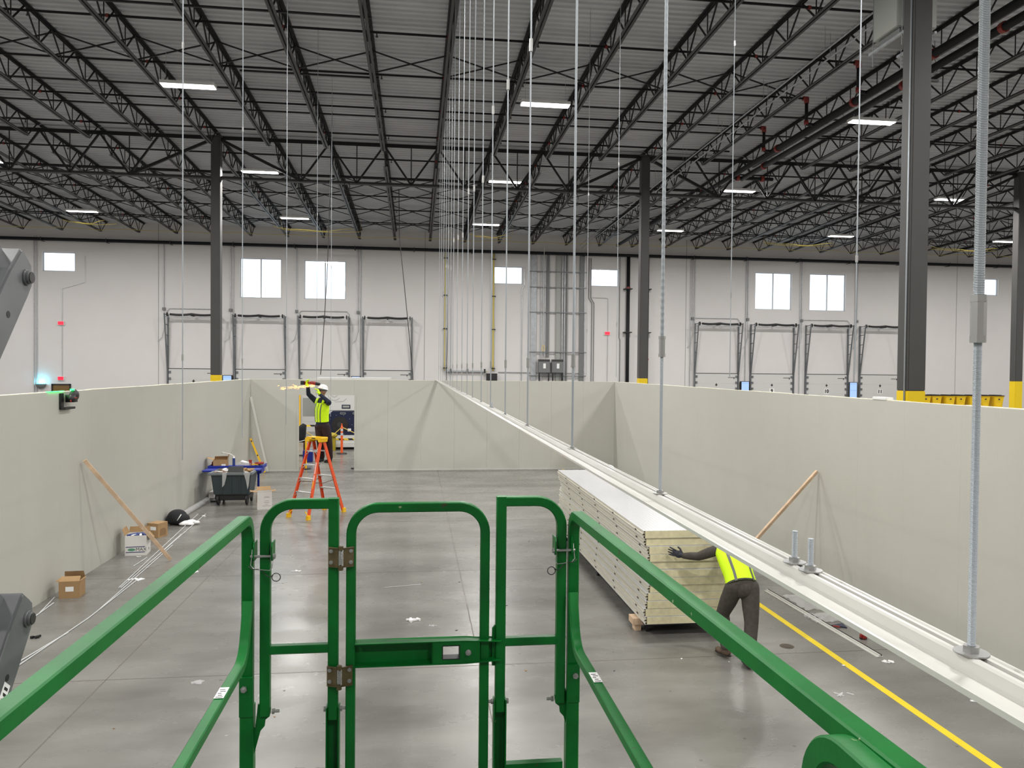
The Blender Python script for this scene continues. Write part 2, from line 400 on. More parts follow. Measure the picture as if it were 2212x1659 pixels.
for i, (x0, x1, z0, z1, mu) in enumerate(WIN):
    r = empty('window_%d' % (i+1), ((x0+x1)/2, WY, z0)); tag(r, kind='structure')
    mb = MB(); t = .05
    mb.bx(x0, x0+t, WY+.08, WY+.16, z0, z1).bx(x1-t, x1, WY+.08, WY+.16, z0, z1).bx(x0+t, x1-t, WY+.08, WY+.16, z0, z0+t).bx(x0+t, x1-t, WY+.08, WY+.16, z1-t, z1)
    if mu: c = (x0+x1)/2; mb.bx(c-.03, c+.03, WY+.08, WY+.16, z0+t, z1-t)
    part(mb, 'window_frame', 'frame', r)
    mb = MB(); mb.bx(x0+t, x1-t, WY+.115, WY+.125, z0+t, z1-t); part(mb, 'window_pane', 'glass', r)
# vertical panel joints of the tilt-up wall
mb = MB()
for x in (-22.0, -13.18, 0.49, 15.1, 31.65, 38.): mb.bx(x-.012, x+.012, WY-.004, WY+.004, 0, 11)
tag(mb.build('trim_2', mat('wall_joint_caulk', (.22, .22, .22), .8)), kind='structure')
# ------------------------------------------------------------------ lamps
LX = (-22.6, -14.1, -5.3, 3.15, 11.8, 20.3, 29.0, 37.5); LY = (-5.4, 2.7, 10.8, 18.9, 27.25, 34.9)
lamp_mb = MB(); lamp_mb.box((0, 0, .05), (1.22, .30, .07)); lamp_mb.box((0, 0, .10), (.5, .12, .05))
lens_mb = MB(); lens_mb.box((0, -.07, .006), (1.18, .10, .016)).box((0, .07, .006), (1.18, .10, .016))
hang_mb = MB(); hang_mb.cyl((0, 0, .08), (0, 0, .8), .004, 5)
proto = None
colnames = {-14.1: 'far left', -5.3: 'left of centre', 3.15: 'centre', 11.8: 'right of centre', 20.3: 'far right', 29.0: 'rightmost'}
rown = {18.9: 'nearest visible row', 27.25: 'middle row', 34.9: 'row nearest the dock wall'}
for y in LY:
    for x in LX:
        zc = 10.05 if y == 27.25 else 9.95
        if proto is None:
            r = empty('ceiling_light', (x, y, zc)); proto = r
            part(lamp_mb, 'housing', 'white', r, local=True); part(lens_mb, 'lens', 'lens', r, local=True); reps(hang_mb, 'suspension_wire', 'zinc', r, [(-.5, 0, 0), (.5, 0, 0)])
            la = bpy.data.lights.new('lamp', 'AREA'); la.shape = 'RECTANGLE'; la.size = 1.15; la.size_y = .26; la.energy = LAMP_W; la.color = LAMP_COL
            lo = bpy.data.objects.new('lamp_glow', la); COL.objects.link(lo); lo.parent = r; lo.location = (0, 0, -.012)
        else:
            r = copy_tree(proto); r.location = (x, y, zc)
        vis = x in colnames and y in rown
        tag(r, 'white linear ceiling light, %s column, %s' % (colnames[x], rown[y]) if vis else 'white linear ceiling light outside the frame, %s row, %s column' % (ORD[LY.index(y)+1], ORD[LX.index(x)+1]), 'ceiling light', 'linear ceiling lights')
# ------------------------------------------------------------------ columns
def column(x, y, lab):
    r = empty('steel_column', (x, y, 0)); tag(r, lab, 'column', 'steel columns')
    zt = 10.98; h = .15
    mb = MB(); mb.bx(x-h, x+h, y-h, y+h, 3.14, zt); part(mb, 'shaft', 'col', r, bevel=.012)
    mb = MB(); mb.bx(x-h-.002, x+h+.002, y-h-.002, y+h+.002, .02, 3.14); o = part(mb, 'yellow_band', 'colyel', r, bevel=.012); o['label'] = 'yellow painted lower band'
    mb = MB(); mb.bx(x-.2, x+.2, y-.2, y+.2, 0, .025); part(mb, 'base_plate', 'col', r)
    mb = MB(); mb.bx(x-.2, x+.2, y-.2, y+.2, zt, zt+.03); part(mb, 'cap_plate', 'col', r)
    return r
column(-6.56, 26.6, 'dark grey steel column left of centre, rising behind the left partition')
column(8.03, 26.6, 'dark grey steel column right of centre beside black riser pipes')
column(22.66, 26.6, 'dark grey steel column at the right edge of the photo')
nearc = column(7.93, 11.49, 'nearest and widest dark grey steel column, with a conduit up its side')
mb = MB(); mb.cyl((7.762, 11.41, .3), (7.762, 11.41, 10.9), .014, 8); o = part(mb, 'conduit', 'zinc', nearc, True); o['label'] = 'bright metal conduit'
mb = MB(); mb.bx(.15, .37, -.02, .02, 0, .035); reps(mb, 'strut_bracket', 'steel', nearc, [(0, 0, 5.6), (0, 0, 8.1)])
# ------------------------------------------------------------------ joists
JX0 = -6.56; JS = 1.8243
def joist_meshes(y0, y1, slope, dz):
    top = MB(); bot = MB(); web = MB()
    zt = lambda y: slope*(y-y0); L = y1-y0
    a = .064; t = .008; g = .012
    def ang(mb, ya, yb, z, s, updn):  # one angle of the pair
        za, zb = z+zt(ya), z+zt(yb); x0 = s*g
        for (xa, xb, z0, z1) in ((min(x0, x0+s*a), max(x0, x0+s*a), 0, t), (min(x0, x0+s*t), max(x0, x0+s*t), 0, a)):
            if updn < 0: z0, z1 = -z1, -z0
            mb.add([(xa, ya, za+z0), (xb, ya, za+z0), (xb, yb, zb+z0), (xa, yb, zb+z0), (xa, ya, za+z1), (xb, ya, za+z1), (xb, yb, zb+z1), (xa, yb, zb+z1)],
                   [(3, 2, 1, 0), (4, 5, 6, 7), (0, 1, 5, 4), (1, 2, 6, 5), (2, 3, 7, 6), (3, 0, 4, 7)])
    for s in (-1, 1):
        ang(top, y0+.06, y1-.06, 0, s, -1); ang(bot, y0+.95, y1-.80, -dz, s, 1)
    n = round((L-1.75)/1.22); P = (L-1.75)/n; r = .013
    ys = [y0+.95+i*P for i in range(n+1)]
    def wb(ya, za, yb, zb, r=.021):
        web.cyl((0, ya, za+zt(ya)), (0, yb, zb+zt(yb)), r, 6)
    for i, yb in enumerate(ys):
        wb(yb, -dz, yb, -.02, .014)
        if i < n:
            ym = yb+P/2; wb(yb, -dz, ym, -.02); wb(ym, -.02, yb+P, -dz)
    wb(y0+.15, -.03, ys[0], -dz, .02); wb(y1-.15, -.03, ys[-1], -dz, .02)
    return top, bot, web
def joist_row(y0, y1, ks, dz, where):
    zs0 = deckz(y0)-.004; slope = (deckz(y1)-deckz(y0))/(y1-y0)
    top, bot, web = joist_meshes(y0, y1, slope, dz); proto = None
    for k in ks:
        x = JX0+k*JS
        if proto is None:
            r = empty('bar_joist', (x, 0, 0)); r.location = (x, 0, zs0); proto = r
            o = part(top, 'top_chord', 'steel', r, local=True); part(bot, 'bottom_chord', 'steelg', r, local=True); part(web, 'web', 'steel', r, local=True)
        else: r = copy_tree(proto); r.location = (x, 0, zs0)
        side = 'over the left column' if k == 0 else 'over the right column' if k == 8 else ('%s left of the left column' % ORD[-k] if k < 0 else ('%s right of the left column' % ORD[k] if k < 8 else '%s right of the right column' % ORD[k-8]))
        tag(r, 'bar joist %s, %s' % (where, side), 'joist', 'roof bar joists')
joist_row(11.5, 26.6, range(-5, 19), .60, 'in the near roof bay')
joist_row(26.6, WY, range(-8, 25), .62, 'in the dock-side roof bay')
# girder (runs along X) : one truss per column bay
def girder(xa, xb, y, lab, dev=0):
    r = empty('joist_girder', (xa, y, 9.6)); tag(r, lab, 'girder', 'joist girders')
    zt, zb = 11.02, 9.62; n = 8; P = (xb-xa)/n
    mb = MB()
    for s in (-1, 1): mb.bx(xa, xb, y+s*.012, y+s*.10, zt-.01, zt).bx(xa, xb, y+min(s*.012, s*.024), y+max(s*.012, s*.024), zt-.10, zt)
    part(mb, 'top_chord', 'steel', r)
    mb = MB()
    for s in (-1, 1): mb.bx(xa+.15, xb-.15, y+s*.012, y+s*.10, zb, zb+.01).bx(xa+.15, xb-.15, y+min(s*.012, s*.024), y+max(s*.012, s*.024), zb, zb+.10)
    part(mb, 'bottom_chord', 'steelg', r)
    mb = MB(); nodes = [xa+P*(i+.5) for i in range(1, n-1)]
    for x in nodes:
        mb.cyl((x, y, zb+.04), (x, y, zt-.05), .018, 6)
        if x-P/2 > xa+P*.9: mb.bar((x, y, zb+.05), (x-P/2, y, zt-.05), .06, .05, (0, 1, 0))
        if x+P/2 < xb-P*.9: mb.bar((x, y, zb+.05), (x+P/2, y, zt-.05), .06, .05, (0, 1, 0))
    mb.bar((nodes[0], y, zb+.05), (xa+.12, y, zt-.09), .09, .08, (0, 1, 0)); mb.bar((nodes[-1], y, zb+.05), (xb-.12, y, zt-.09), .09, .08, (0, 1, 0))
    part(mb, 'web', 'steel', r)
girder(-21.15, -6.56, 26.6, 'long dark girder truss reaching left from the left column')
girder(-6.56, 8.03, 26.6, 'long dark girder truss spanning between the left and right columns')
girder(8.03, 22.66, 26.6, 'long dark girder truss right of the right column, with pipes crossing it')
girder(22.66, 37.25, 26.6, 'long dark girder truss beyond the rightmost column')
# crossed bridging
def gapname(k):
    if k < 0: return '%s gap left of the left column' % ORD[-k]
    if k < 8: return '%s gap right of the left column' % ORD[k+1]
    return '%s gap right of the right column' % ORD[k-7]
def bridging(y, k0, k1, lab, grp):
    mb = MB(); z = deckz(y); d = .56
    mb.bar((.03, 0, -.05), (JS-.03, 0, -d), .03, .03, (0, 1, 0)).bar((.03, .03, -d), (JS-.03, .03, -.05), .03, .03, (0, 1, 0))
    p = None
    for k in range(k0, k1):
        if p is None: o = mb.build('cross_bridging', 'steel'); p = o
        else: o = p.copy(); COL.objects.link(o)
        o.location = (JX0+k*JS, y, z); tag(o, 'crossed bracing %s, %s' % (lab, gapname(k)), 'bracing', grp)
for i, (y, a, b) in enumerate(((19.2, -4, 9), (31.3, -7, 19), (33.2, -7, 20), (35.8, -8, 22), (38.6, -8, 23))):
    bridging(y, a, b, ('before the girder' if i == 0 else 'in %s row past the girder' % ORD[i]), 'cross bracing row %d' % i)
# straight bridging angles
def strut(y, z, x0, x1, lab, w_=.04):
    mb = MB(); mb.bx(x0, x1, y-.002, y+.003, z, z+w_).bx(x0, x1, y, y+w_, z, z+.005)
    tag(mb.build('bridging_angle', 'steel'), lab, 'bracing', 'straight bridging angles')
strut(16.3, 10.66, -9, -.95, 'black bridging angle crossing at the very top, ending by the fourth joist')
strut(19.6, 10.64, -4.3, -.95, 'short black bridging angle beside the second sprinkler pipe')
strut(21.9, 11.0, XL, 22, 'thin black bridging angle just under the deck, nearer one')
strut(23.7, 11.0, XL, 22, 'thin black bridging angle just under the deck, farther one')
strut(29.4, 10.5, XL, 40, 'thin black bridging angle right behind the girder')
strut(34.4, 10.35, XL, 44, 'thin black bridging angle in the middle of the dock-side bay')
strut(37.3, 10.25, XL, 44, 'thin black bridging angle nearer to the dock wall')
# ------------------------------------------------------------------ sprinkler lines
def sprinkler(y, x0, x1, lab, z=10.93, r_=.028, drop=True):
    z = min(z, deckz(y)-.17)
    r = empty('sprinkler_pipe', (x0, y, z)); tag(r, lab, 'pipe', 'sprinkler branch pipes')
    mb = MB(); mb.cyl((x0, y, z), (x1, y, z), r_, 8); part(mb, 'pipe', 'pipe', r, True)
    hd = MB(); cp = MB(); hd.cyl((0, 0, -.02), (0, 0, -.09), .014, 6).cyl((0, 0, -.09), (0, 0, -.11), .03, 8); cp.cyl((-.03, 0, 0), (.03, 0, 0), r_+.013, 8)
    xs_ = [x0+1.2+3.65*i for i in range(int((x1-x0-1.7)/3.65)+1)]
    reps(hd, 'sprinkler_head', 'steelg', r, [(x-x0, 0, 0) for x in xs_]); reps(cp, 'coupling', 'red', r, [(x+1.6-x0, 0, 0) for x in xs_ if x+1.7 < x1])
for i, (y, xe) in enumerate(((15.1, 10.6), (17.6, 10.6), (20.1, 10.6), (22.7, 10.6), (25.3, 10.6), (28.2, 40), (30.7, 42), (33.65, 42), (36.15, 42), (38.95, 42))):
    sprinkler(y, -24, xe, 'black sprinkler pipe, %s counting from the camera' % ['first', 'second', 'third', 'fourth', 'fifth', 'sixth', 'seventh', 'eighth', 'ninth', 'tenth'][i])
for i, y in enumerate((17.6, 20.4, 23.2)):
    sprinkler(y, 12.6, 26, 'black sprinkler pipe at the upper right, %s counting from the camera' % ['first', 'second', 'third'][i])
# mains along Y at right
for x, z, y1, lab, cps in ((10.9, 10.22, 41, 'left one of two thick black main pipes running to the dock wall', (15.2, 18.2, 22.3)), (11.37, 10.2, 26.0, 'right one of two thick black main pipes, ending before the girder', (13.8, 16.9, 24.2))):
    r = empty('sprinkler_main', (x, 11, z)); tag(r, lab, 'pipe')
    mb = MB(); mb.cyl((x, 9.5, z), (x, y1, z), .085, 14)
    if x > 11: mb.cyl((x-.3, y1-.1, z), (x+1.1, y1-.1, z), .06, 12)
    part(mb, 'pipe', 'pipe', r, True)
    mb = MB(); mb.cyl((0, 0, 0), (0, .1, 0), .11, 14); reps(mb, 'coupling', 'red', r, [(0, y-11, 0) for y in cps])
    if x > 11: mb = MB(); mb.cyl((0, 0, 0), (.1, 0, 0), .10, 12); reps(mb, 'coupling', 'red', r, [(.65, y1-.1-11, 0), (-.25, y1-.1-11, 0)])
    mb = MB(); mb.tube([(-.1, 0, -.02), (-.07, 0, -.09), (0, 0, -.115), (.07, 0, -.09), (.1, 0, -.02), (.02, 0, .2), (.02, 0, .6)], .006, 5)
    reps(mb, 'hanger', 'steelg', r, [(0, y-11, 0) for y in (12.6, 15.9, 19.6, 23.0)])
for i, y in enumerate((17.6, 20.1, 22.7)):
    zz = 10.93; xx = 10.62
    r = empty('riser_elbow', (xx, y, 10.3)); tag(r, 'black riser with red elbow joining a sprinkler pipe to the main, %s from the camera' % ['nearest', 'second', 'third'][i], 'pipe', 'sprinkler risers')
    mb = MB(); mb.cyl((xx, y, 10.24), (xx, y, zz), .045, 10).cyl((xx, y, 10.24), (10.85, y, 10.22), .045, 10); part(mb, 'pipe', 'pipe', r, True)
    mb = MB(); mb.cyl((xx, y, zz-.13), (xx, y, zz+.03), .065, 10).cyl((xx-.11, y, zz), (xx+.03, y, zz), .06, 10); part(mb, 'elbow', 'red', r, True)
    mb = MB(); mb.cyl((xx, y, 10.22), (xx, y, 10.33), .062, 10); part(mb, 'coupling', 'red', r, True)
# horizontal main low on the dock wall
r = empty('wall_header_pipe', (0, WY-.3, 9.76)); tag(r, 'long thick black pipe along the top of the dock wall', 'pipe')
mb = MB(); mb.cyl((XL, WY-.3, 9.76), (XR, WY-.3, 9.76), .085, 12); part(mb, 'pipe', 'pipe', r, True)
mb = MB(); mb.bx(-.03, .03, -.1, .3, -.1, -.08).bx(-.02, .02, -.11, -.09, -.1, .1)
reps(mb, 'bracket', 'steelg', r, [(-28+i*3.1, 0, 0) for i in range(24)])
# conduit rack (pair of pale conduits) along Y under joist 16ish
for k, (x, z, lab) in enumerate(((8.86, 10.50, 'upper pale conduit running under the joists, left of the nearest column'), (8.98, 10.36, 'lower pale conduit running under the joists, left of the nearest column'))):
    mb = MB(); mb.cyl((x, 12.3, z), (x, 41.3, z-.3), .018, 8)
    for y in range(13, 41, 3): mb.cyl((x, y, z), (x, y, z+.5), .006, 5)
    tag(mb.build('ceiling_conduit', 'galv', smooth='auto'), lab, 'conduit', 'pale ceiling conduits')
# unit by the nearest column
r = empty('wall_heater_unit', (8.1, 12.1, 9.05)); tag(r, 'pale grey metal equipment cabinet hung beside the nearest column', 'equipment cabinet')
mb = MB(); mb.bx(7.75, 8.45, 11.76, 12.42, 9.08, 10.6); part(mb, 'cabinet', 'hvac', r, bevel=.01)
mb = MB(); mb.bx(7.735-8.1, 7.75-8.1, -.30, .30, 0, .08); reps(mb, 'louvre', 'black', r, [(0, 0, .87), (0, 0, 1.05), (0, 0, 1.2)])
mb = MB(); mb.bx(7.82, 8.4, 11.8, 12.36, 8.98, 9.08); part(mb, 'base_tray', 'greybox', r)
mb = MB(); mb.bx(-.02, .02, -.5, .5, -.13, -.09).cyl((0, .4, -.35), (0, .4, 2.05), .008, 6).cyl((0, -.4, -.3), (0, -.4, 2.05), .008, 6)
reps(mb, 'strut_hanger', 'galv', r, [(-.3, 0, 0), (.22, 0, 0)])
# ------------------------------------------------------------------ dock wall fittings
def conduit(pts, r_, lab, m_='galv', nm='wall_conduit'):
    mb = MB(); mb.tube(pts, r_, 6); return tag(mb.build(nm, m_, smooth='auto'), lab, 'conduit', 'thin wall conduits')
M['trackm'] = mat('track_steel', (.17, .18, .19), .45, metal=.5)
DOORS = [-11.42, -8.06, -4.78, -1.47, 16.92, 20.23, 23.55, 26.86]
NUM = {5: '9', 6: '10', 7: '11'}
for i, cx in enumerate(DOORS):
    r = empty('door_%d' % (i+1), (cx, WY-.05, 0)); tag(r, kind='structure')
    zt = 3.27; hw = 1.24
    mb = MB()
    for k in range(6): mb.bx(cx-hw, cx+hw, WY-.07, WY-.02, k*zt/6+.003, (k+1)*zt/6)
    part(mb, 'door_panel', 'doorp', r)
    mb = MB(); mb.bx(cx-hw, cx+hw, WY-.075, WY-.0, zt, zt+.035); part(mb, 'top_seal', 'seal', r)
    for s in (-1, 1):
        mb = MB(); x = cx+s*(hw+.05); dpt = .62
        mb.bx(x-.035, x+.035, WY-.10, WY-.0, 0, 6.1)
        mb.bar((x, WY-.11, 3.2), (x+s*.0, WY-dpt, 6.12), .06, .05, (0, 1, 0)); mb.bx(x-.03, x+.03, WY-.15, WY-.10, 0, 3.2)
        for z in (3.9, 4.45, 5.0, 5.55, 6.05): mb.bar((x, WY-.02, z), (x, WY-.11-(dpt-.11)*(z-3.2)/2.92, z+.02), .03, .035)
        part(mb, 'track', 'trackm', r)
        mb = MB(); mb.cyl((cx+s*1.16, WY-.5, 6.07), (cx+s*1.21, WY-.5, 6.07), .10, 16); part(mb, 'cable_drum', 'black', r, True)
        mb = MB(); mb.box((0, 0, 0), (.10, .06, .11)); reps(mb, 'roller_hinge', 'trackm', r, [(s*(hw-.06), -.05, z) for z in (3.12, 2.78, 2.45, 2.1)])
    mb = MB(); mb.cyl((cx-1.28, WY-.5, 6.07), (cx+1.28, WY-.5, 6.07), .014, 8).bx(cx-1.3, cx+1.3, WY-.42, WY-.38, 5.93, 5.97); part(mb, 'shaft', 'galv', r)
    mb = MB(); pts = [(cx-1.05+2.1*t/24, WY-.5, 6.07-.035*abs(math.sin(math.pi*2*t/24))+.02*(1-abs(t-12)/12)) for t in range(25)]
    mb.tube(pts, .06, 10); part(mb, 'torsion_spring', 'black', r, True)
    mb = MB(); mb.bx(cx-.03, cx+.03, WY-.56, WY, 6.0, 6.14); part(mb, 'centre_bracket', 'steel', r)
    mb = MB(); mb.bx(cx+.68, cx+1.1, WY-.085, WY-.07, 3.05, 3.075).bx(cx+1.02, cx+1.06, WY-.085, WY-.07, 2.98, 3.05); part(mb, 'lock_bolt', 'seal', r)
    for z in (2.65, 1.95):
        mb = MB(); mb.box((cx, WY-.080, z), (.10, .015, .10), Matrix.Rotation(math.pi/4, 3, 'Y')).bx(cx-.01, cx+.01, WY-.08, WY-.07, z-.09, z+.09); part(mb, 'lift_handle', 'steelg', r)
    if i in NUM:
        mb = MB(); mb.bx(cx-.14, cx+.14, WY-.08, WY-.072, 2.17, 2.45); o = part(mb, 'number_sign', 'paper', r)
        mb = MB(); put_text(mb, NUM[i], .27, (cx, WY-.084, 2.31), (1, 0, 0), (0, 0, 1), thick=.002, bold=.012); t = part(mb, 'number', 'black', o)
# conduits
for i, x in enumerate((-12.9, -9.58, -6.22, -3.04, 15.48, 18.73, 21.97, 25.35)):
    conduit([(x, WY-.06, 9.9), (x, WY-.06, 6.42)], .022, 'vertical grey conduit dropping to a box above %s' % ('the %s dock door from the left' % ORD[[1, 2, 3, 4, 5, 6, 7, 8][i]]))
    mb = MB(); mb.bx(x-.07, x+.07, WY-.12, WY, 6.3, 6.44)
    tag(mb.build('junction_box', 'greybox'), 'small grey junction box above the %s dock door from the left' % ORD[i+1], 'junction box', 'junction boxes over the doors')
    conduit([(x, WY-.05, 6.3), (x+.02, WY-.05, 5.4), (x-.1, WY-.05, 4.9), (x-.3, WY-.05, 4.7)], .012, 'thin hanging cable below the box of the %s dock door' % ORD[i+1], nm='hanging_cable')
for i, (a, b) in enumerate(((-12.75, -10.2), (-6.1, -3.5), (15.5, 18.25), (22.0, 24.9))):
    conduit([(a, WY-.06, 6.1), (a, WY-.06, 6.25), (a+.12, WY-.06, 6.4), (b-.12, WY-.06, 6.4), (b, WY-.06, 6.25), (b, WY-.06, 5.9)], .018, 'thin conduit arching over the head of %s' % ['the leftmost dock door', 'the third dock door', 'the dock door left of door 9', 'dock door 10'][i])
for i, x in enumerate((-19.17, -19.05, -9.45, -2.9, 1.9, 15.36, 15.6, 18.62, 21.88, 25.26)):
    conduit([(x, WY-.05, 9.95), (x, WY-.05, .2)], .02, 'full-height grey wall conduit, %s from the left' % ORD[i+1])
conduit([(-16.75, WY-.04, 9.0), (-16.75, WY-.04, 7.65), (-17.85, WY-.04, 7.3), (-17.85, WY-.04, 2.8)], .012, 'thin cranked conduit between left window and red signs')
conduit([(9.5, WY-.05, 9.6), (9.5, WY-.05, 7.4), (9.68, WY-.05, 7.1), (9.68, WY-.05, .3)], .02, 'cranked conduit left of the small right-centre window, outer one', 'greybox')
conduit([(9.62, WY-.05, 9.6), (9.62, WY-.05, 7.4), (9.8, WY-.05, 7.1), (9.8, WY-.05, .3)], .02, 'cranked conduit left of the small right-centre window, inner one', 'greybox')
conduit([(9.7, WY-.04, 7.42), (10.55, WY-.04, 7.40), (10.6, WY-.04, 7.35), (10.6, WY-.04, 2.6)], .012, 'thin conduit leading down to the right red sign')
conduit([(11.25, WY-.05, 9.7), (11.25, WY-.05, 5.2), (11.3, WY-.05, 5.1), (11.3, WY-.05, .3)], .02, 'grey conduit just right of the small right-centre window', 'greybox')
conduit([(5.9, WY-.05, 9.0), (5.9, WY-.05, 8.0), (5.78, WY-.05, 7.8), (5.78, WY-.05, .3)], .02, 'cranked conduit beside the small centre window')
conduit([(4.5, WY-.06, 3.25), (9.3, WY-.06, 3.22)], .02, 'horizontal conduit leading right from the black box')
for i, (x, w2, z0, m_) in enumerate(((6.42, .30, .3, 'galv'), (6.85, .05, .3, 'galv'), (7.05, .06, 4.1, 'galv'), (7.22, .12, 4.1, 'greybox'), (7.78, .22, .3, 'hvac'), (8.02, .05, .3, 'galv'), (8.14, .05, .3, 'galv'), (8.27, .06, .3, 'greybox'), (8.72, .05, .3, 'galv'), (9.1, .22, .3, 'greybox'), (9.26, .04, .3, 'galv'))):
    mb = MB(); mb.bx(x-w2/2, x+w2/2, WY-.12, WY-.05, z0, 9.72)
    tag(mb.build('wall_raceway', m_), 'tall vertical grey raceway right of the centre window, %s from the left' % ORD[i+1], 'raceway', 'vertical raceways')
for i, z in enumerate((8.76, 7.9, 6.53, 4.35, 3.05)):
    mb = MB(); mb.bx(6.18, 9.37, WY-.17, WY-.12, z, z+.045)
    tag(mb.build('strut_channel', 'trackm'), 'horizontal strut channel across the raceways, %s from the top' % ORD[i+1], 'strut channel', 'strut channels')
for i, x in enumerate((6.98, 7.73)):
    r = empty('disconnect_switch', (x, WY-.3, 3.25)); tag(r, 'grey electrical cabinet, %s of the pair by the centre window' % ['left', 'right'][i], 'electrical cabinet', 'electrical cabinets')
    mb = MB(); mb.bx(x-.32, x+.32, WY-.42, WY-.17, 3.25, 3.98); part(mb, 'enclosure', 'greybox', r, bevel=.01)
    mb = MB(); mb.bx(x-.3, x+.3, WY-.435, WY-.42, 3.86, 3.96); part(mb, 'vent_hood', 'steelg', r)
    mb = MB(); mb.bx(x-.05, x+.09, WY-.425, WY-.42, 3.48, 3.75); part(mb, 'label', 'paper', r)
    for s in (-1, 1): mb = MB(); mb.bx(x+s*.26-.03, x+s*.26+.03, WY-.4, WY-.3, 0, 3.25); part(mb, 'leg', 'steel', r)
# cable ladders with yellow cable
for i, x in enumerate((1.59, 4.2)):
    r = empty('cable_ladder', (x, WY-.1, 3.35)); tag(r, 'vertical wire cable ladder, %s of two by the white beam' % ['left', 'right'][i], 'cable tray', 'wire cable ladders')
    mb = MB()
    for s in (-1, 1): mb.bx(x+s*.07-.006, x+s*.07+.006, WY-.14, WY-.09, 3.35, 9.7)
    for k in range(64): mb.bx(x-.07, x+.07, WY-.12, WY-.11, 3.4+k*.1, 3.41+k*.1)
    part(mb, 'ladder', 'galv', r)
    mb = MB()
    for k in range(2 + i): mb.tube([(x-.03+.03*k+.008*math.sin(z*2+k), WY-.15, 3.3+z*.4) for z in range(17)], .014, 6)
    part(mb, 'yellow_cable', 'yelcable', r, True)
    mb = MB(); mb.bx(-.12, .12, -.08, .095, 0, .05); reps(mb, 'bracket', 'black', r, [(0, 0, z) for z in (.08, 2.2, 4.0, 6.0)])
r = empty('cable_tray', (1.6, WY-.1, 3.3)); tag(r, 'horizontal cable tray joining the two wire cable ladders at the bottom', 'cable tray')
mb = MB(); mb.bx(1.6, 3.85, WY-.2, WY-.19, 3.25, 3.33).bx(1.6, 3.85, WY-.09, WY-.08, 3.25, 3.33)
for k in range(22): mb.bx(1.62+k*.1, 1.63+k*.1, WY-.2, WY-.08, 3.25, 3.26)
part(mb, 'tray', 'galv', r)
mb = MB(); mb.cyl((1.6, WY-.15, 3.28), (3.9, WY-.15, 3.28), .02, 6); part(mb, 'yellow_cable', 'yelcable', r)
mb = MB(); mb.bx(-.04, .04, -.14, 0, -.1, .12); reps(mb, 'bracket', 'black', r, [(.3, 0, 0), (1.2, 0, 0), (2.15, 0, 0)])
r = empty('black_wall_box', (4.12, WY-.2, 2.8)); tag(r, 'flat black box on the dock wall below the right cable ladder', 'box')
mb = MB(); mb.bx(3.84, 4.42, WY-.34, WY-.05, 2.75, 3.18); part(mb, 'case', 'black', r, bevel=.01)
mb = MB(); mb.bx(3.96, 4.28, WY-.345, WY-.34, 3.06, 3.09).bx(4.0, 4.1, WY-.345, WY-.34, 2.98, 3.04); part(mb, 'marking', 'steelg', r)
for i, (x, z) in enumerate(((-17.89, 5.55), (-17.9, 2.74), (10.57, 5.46))):
    r = empty('exit_sign', (x, WY-.05, z)); tag(r, 'small glowing red exit sign %s' % ['high on the left wall part', 'above the left wall opening', 'below the right-centre small window'][i], 'exit sign', 'glowing exit signs')
    mb = MB(); mb.bx(x-.15, x+.15, WY-.09, WY, z-.1, z+.1); part(mb, 'housing', 'white', r)
    mb = MB(); mb.bx(x-.135, x+.135, WY-.1, WY-.09, z-.085, z+.085); part(mb, 'face', 'exit', r)
# wall sconce with blue glow, doorway at far left
r = empty('wall_sconce', (-18.83, WY-.1, 2.4)); tag(r, 'half-round grey wall lamp glowing light blue upward', 'wall lamp')
mb = MB(); mb.ball((-18.83, WY-.12, 2.45), (.26, .16, .24)); vs = mb.v; mb.v = [(a, b, min(c, 2.45)) for a, b, c in vs]; part(mb, 'shade', 'greybox', r, True)
mb = MB(); mb.cyl((-18.83, WY-.12, 2.45), (-18.83, WY-.12, 2.47), .2, 16); part(mb, 'lens', 'bluel', r)
la = bpy.data.lights.new('sconce_lamp', 'POINT'); la.energy = 14; la.color = (.1, .75, 1.); la.shadow_soft_size = .1
lo = bpy.data.objects.new('sconce_glow', la); COL.objects.link(lo); lo.parent = r; lo.location = (0, -.04, .14)
r = empty('door_9', (-17.9, WY-.02, 0)); tag(r, kind='structure')
mb = MB(); mb.bx(-18.36, -18.3, WY-.06, WY, 0, 2.46).bx(-17.5, -17.44, WY-.06, WY, 0, 2.46).bx(-18.36, -17.44, WY-.06, WY, 2.40, 2.46); part(mb, 'door_frame', 'black', r)
mb = MB(); mb.bx(-18.3, -17.5, WY-.02, WY-.01, 0, 2.40); part(mb, 'door_leaf', mat('amber_glass', (.16, .10, .03), .15), r)
# black riser pipes beside the right column
for i, x in enumerate((11.68, 12.77)):
    r = empty('riser_pipe', (x, WY-.25, 0)); tag(r, 'thick black vertical riser pipe on the dock wall, %s of the right column' % ['left', 'right'][i], 'pipe', 'black riser pipes')
    mb = MB(); mb.cyl((x, WY-.25, 0), (x, WY-.25, 9.7), .10, 14); part(mb, 'pipe', 'pipe', r, True)
    mb = MB(); mb.bx(-.22, .22, -.12, .245, 0, .05); reps(mb, 'pipe_clamp', 'steel', r, [(0, 0, 7.9), (0, 0, 5.5)])
    mb = MB(); mb.cyl((0, 0, 0), (0, 0, .08), .125, 14); reps(mb, 'coupling', 'red', r, [(0, 0, [7.95, 4.0][i])])
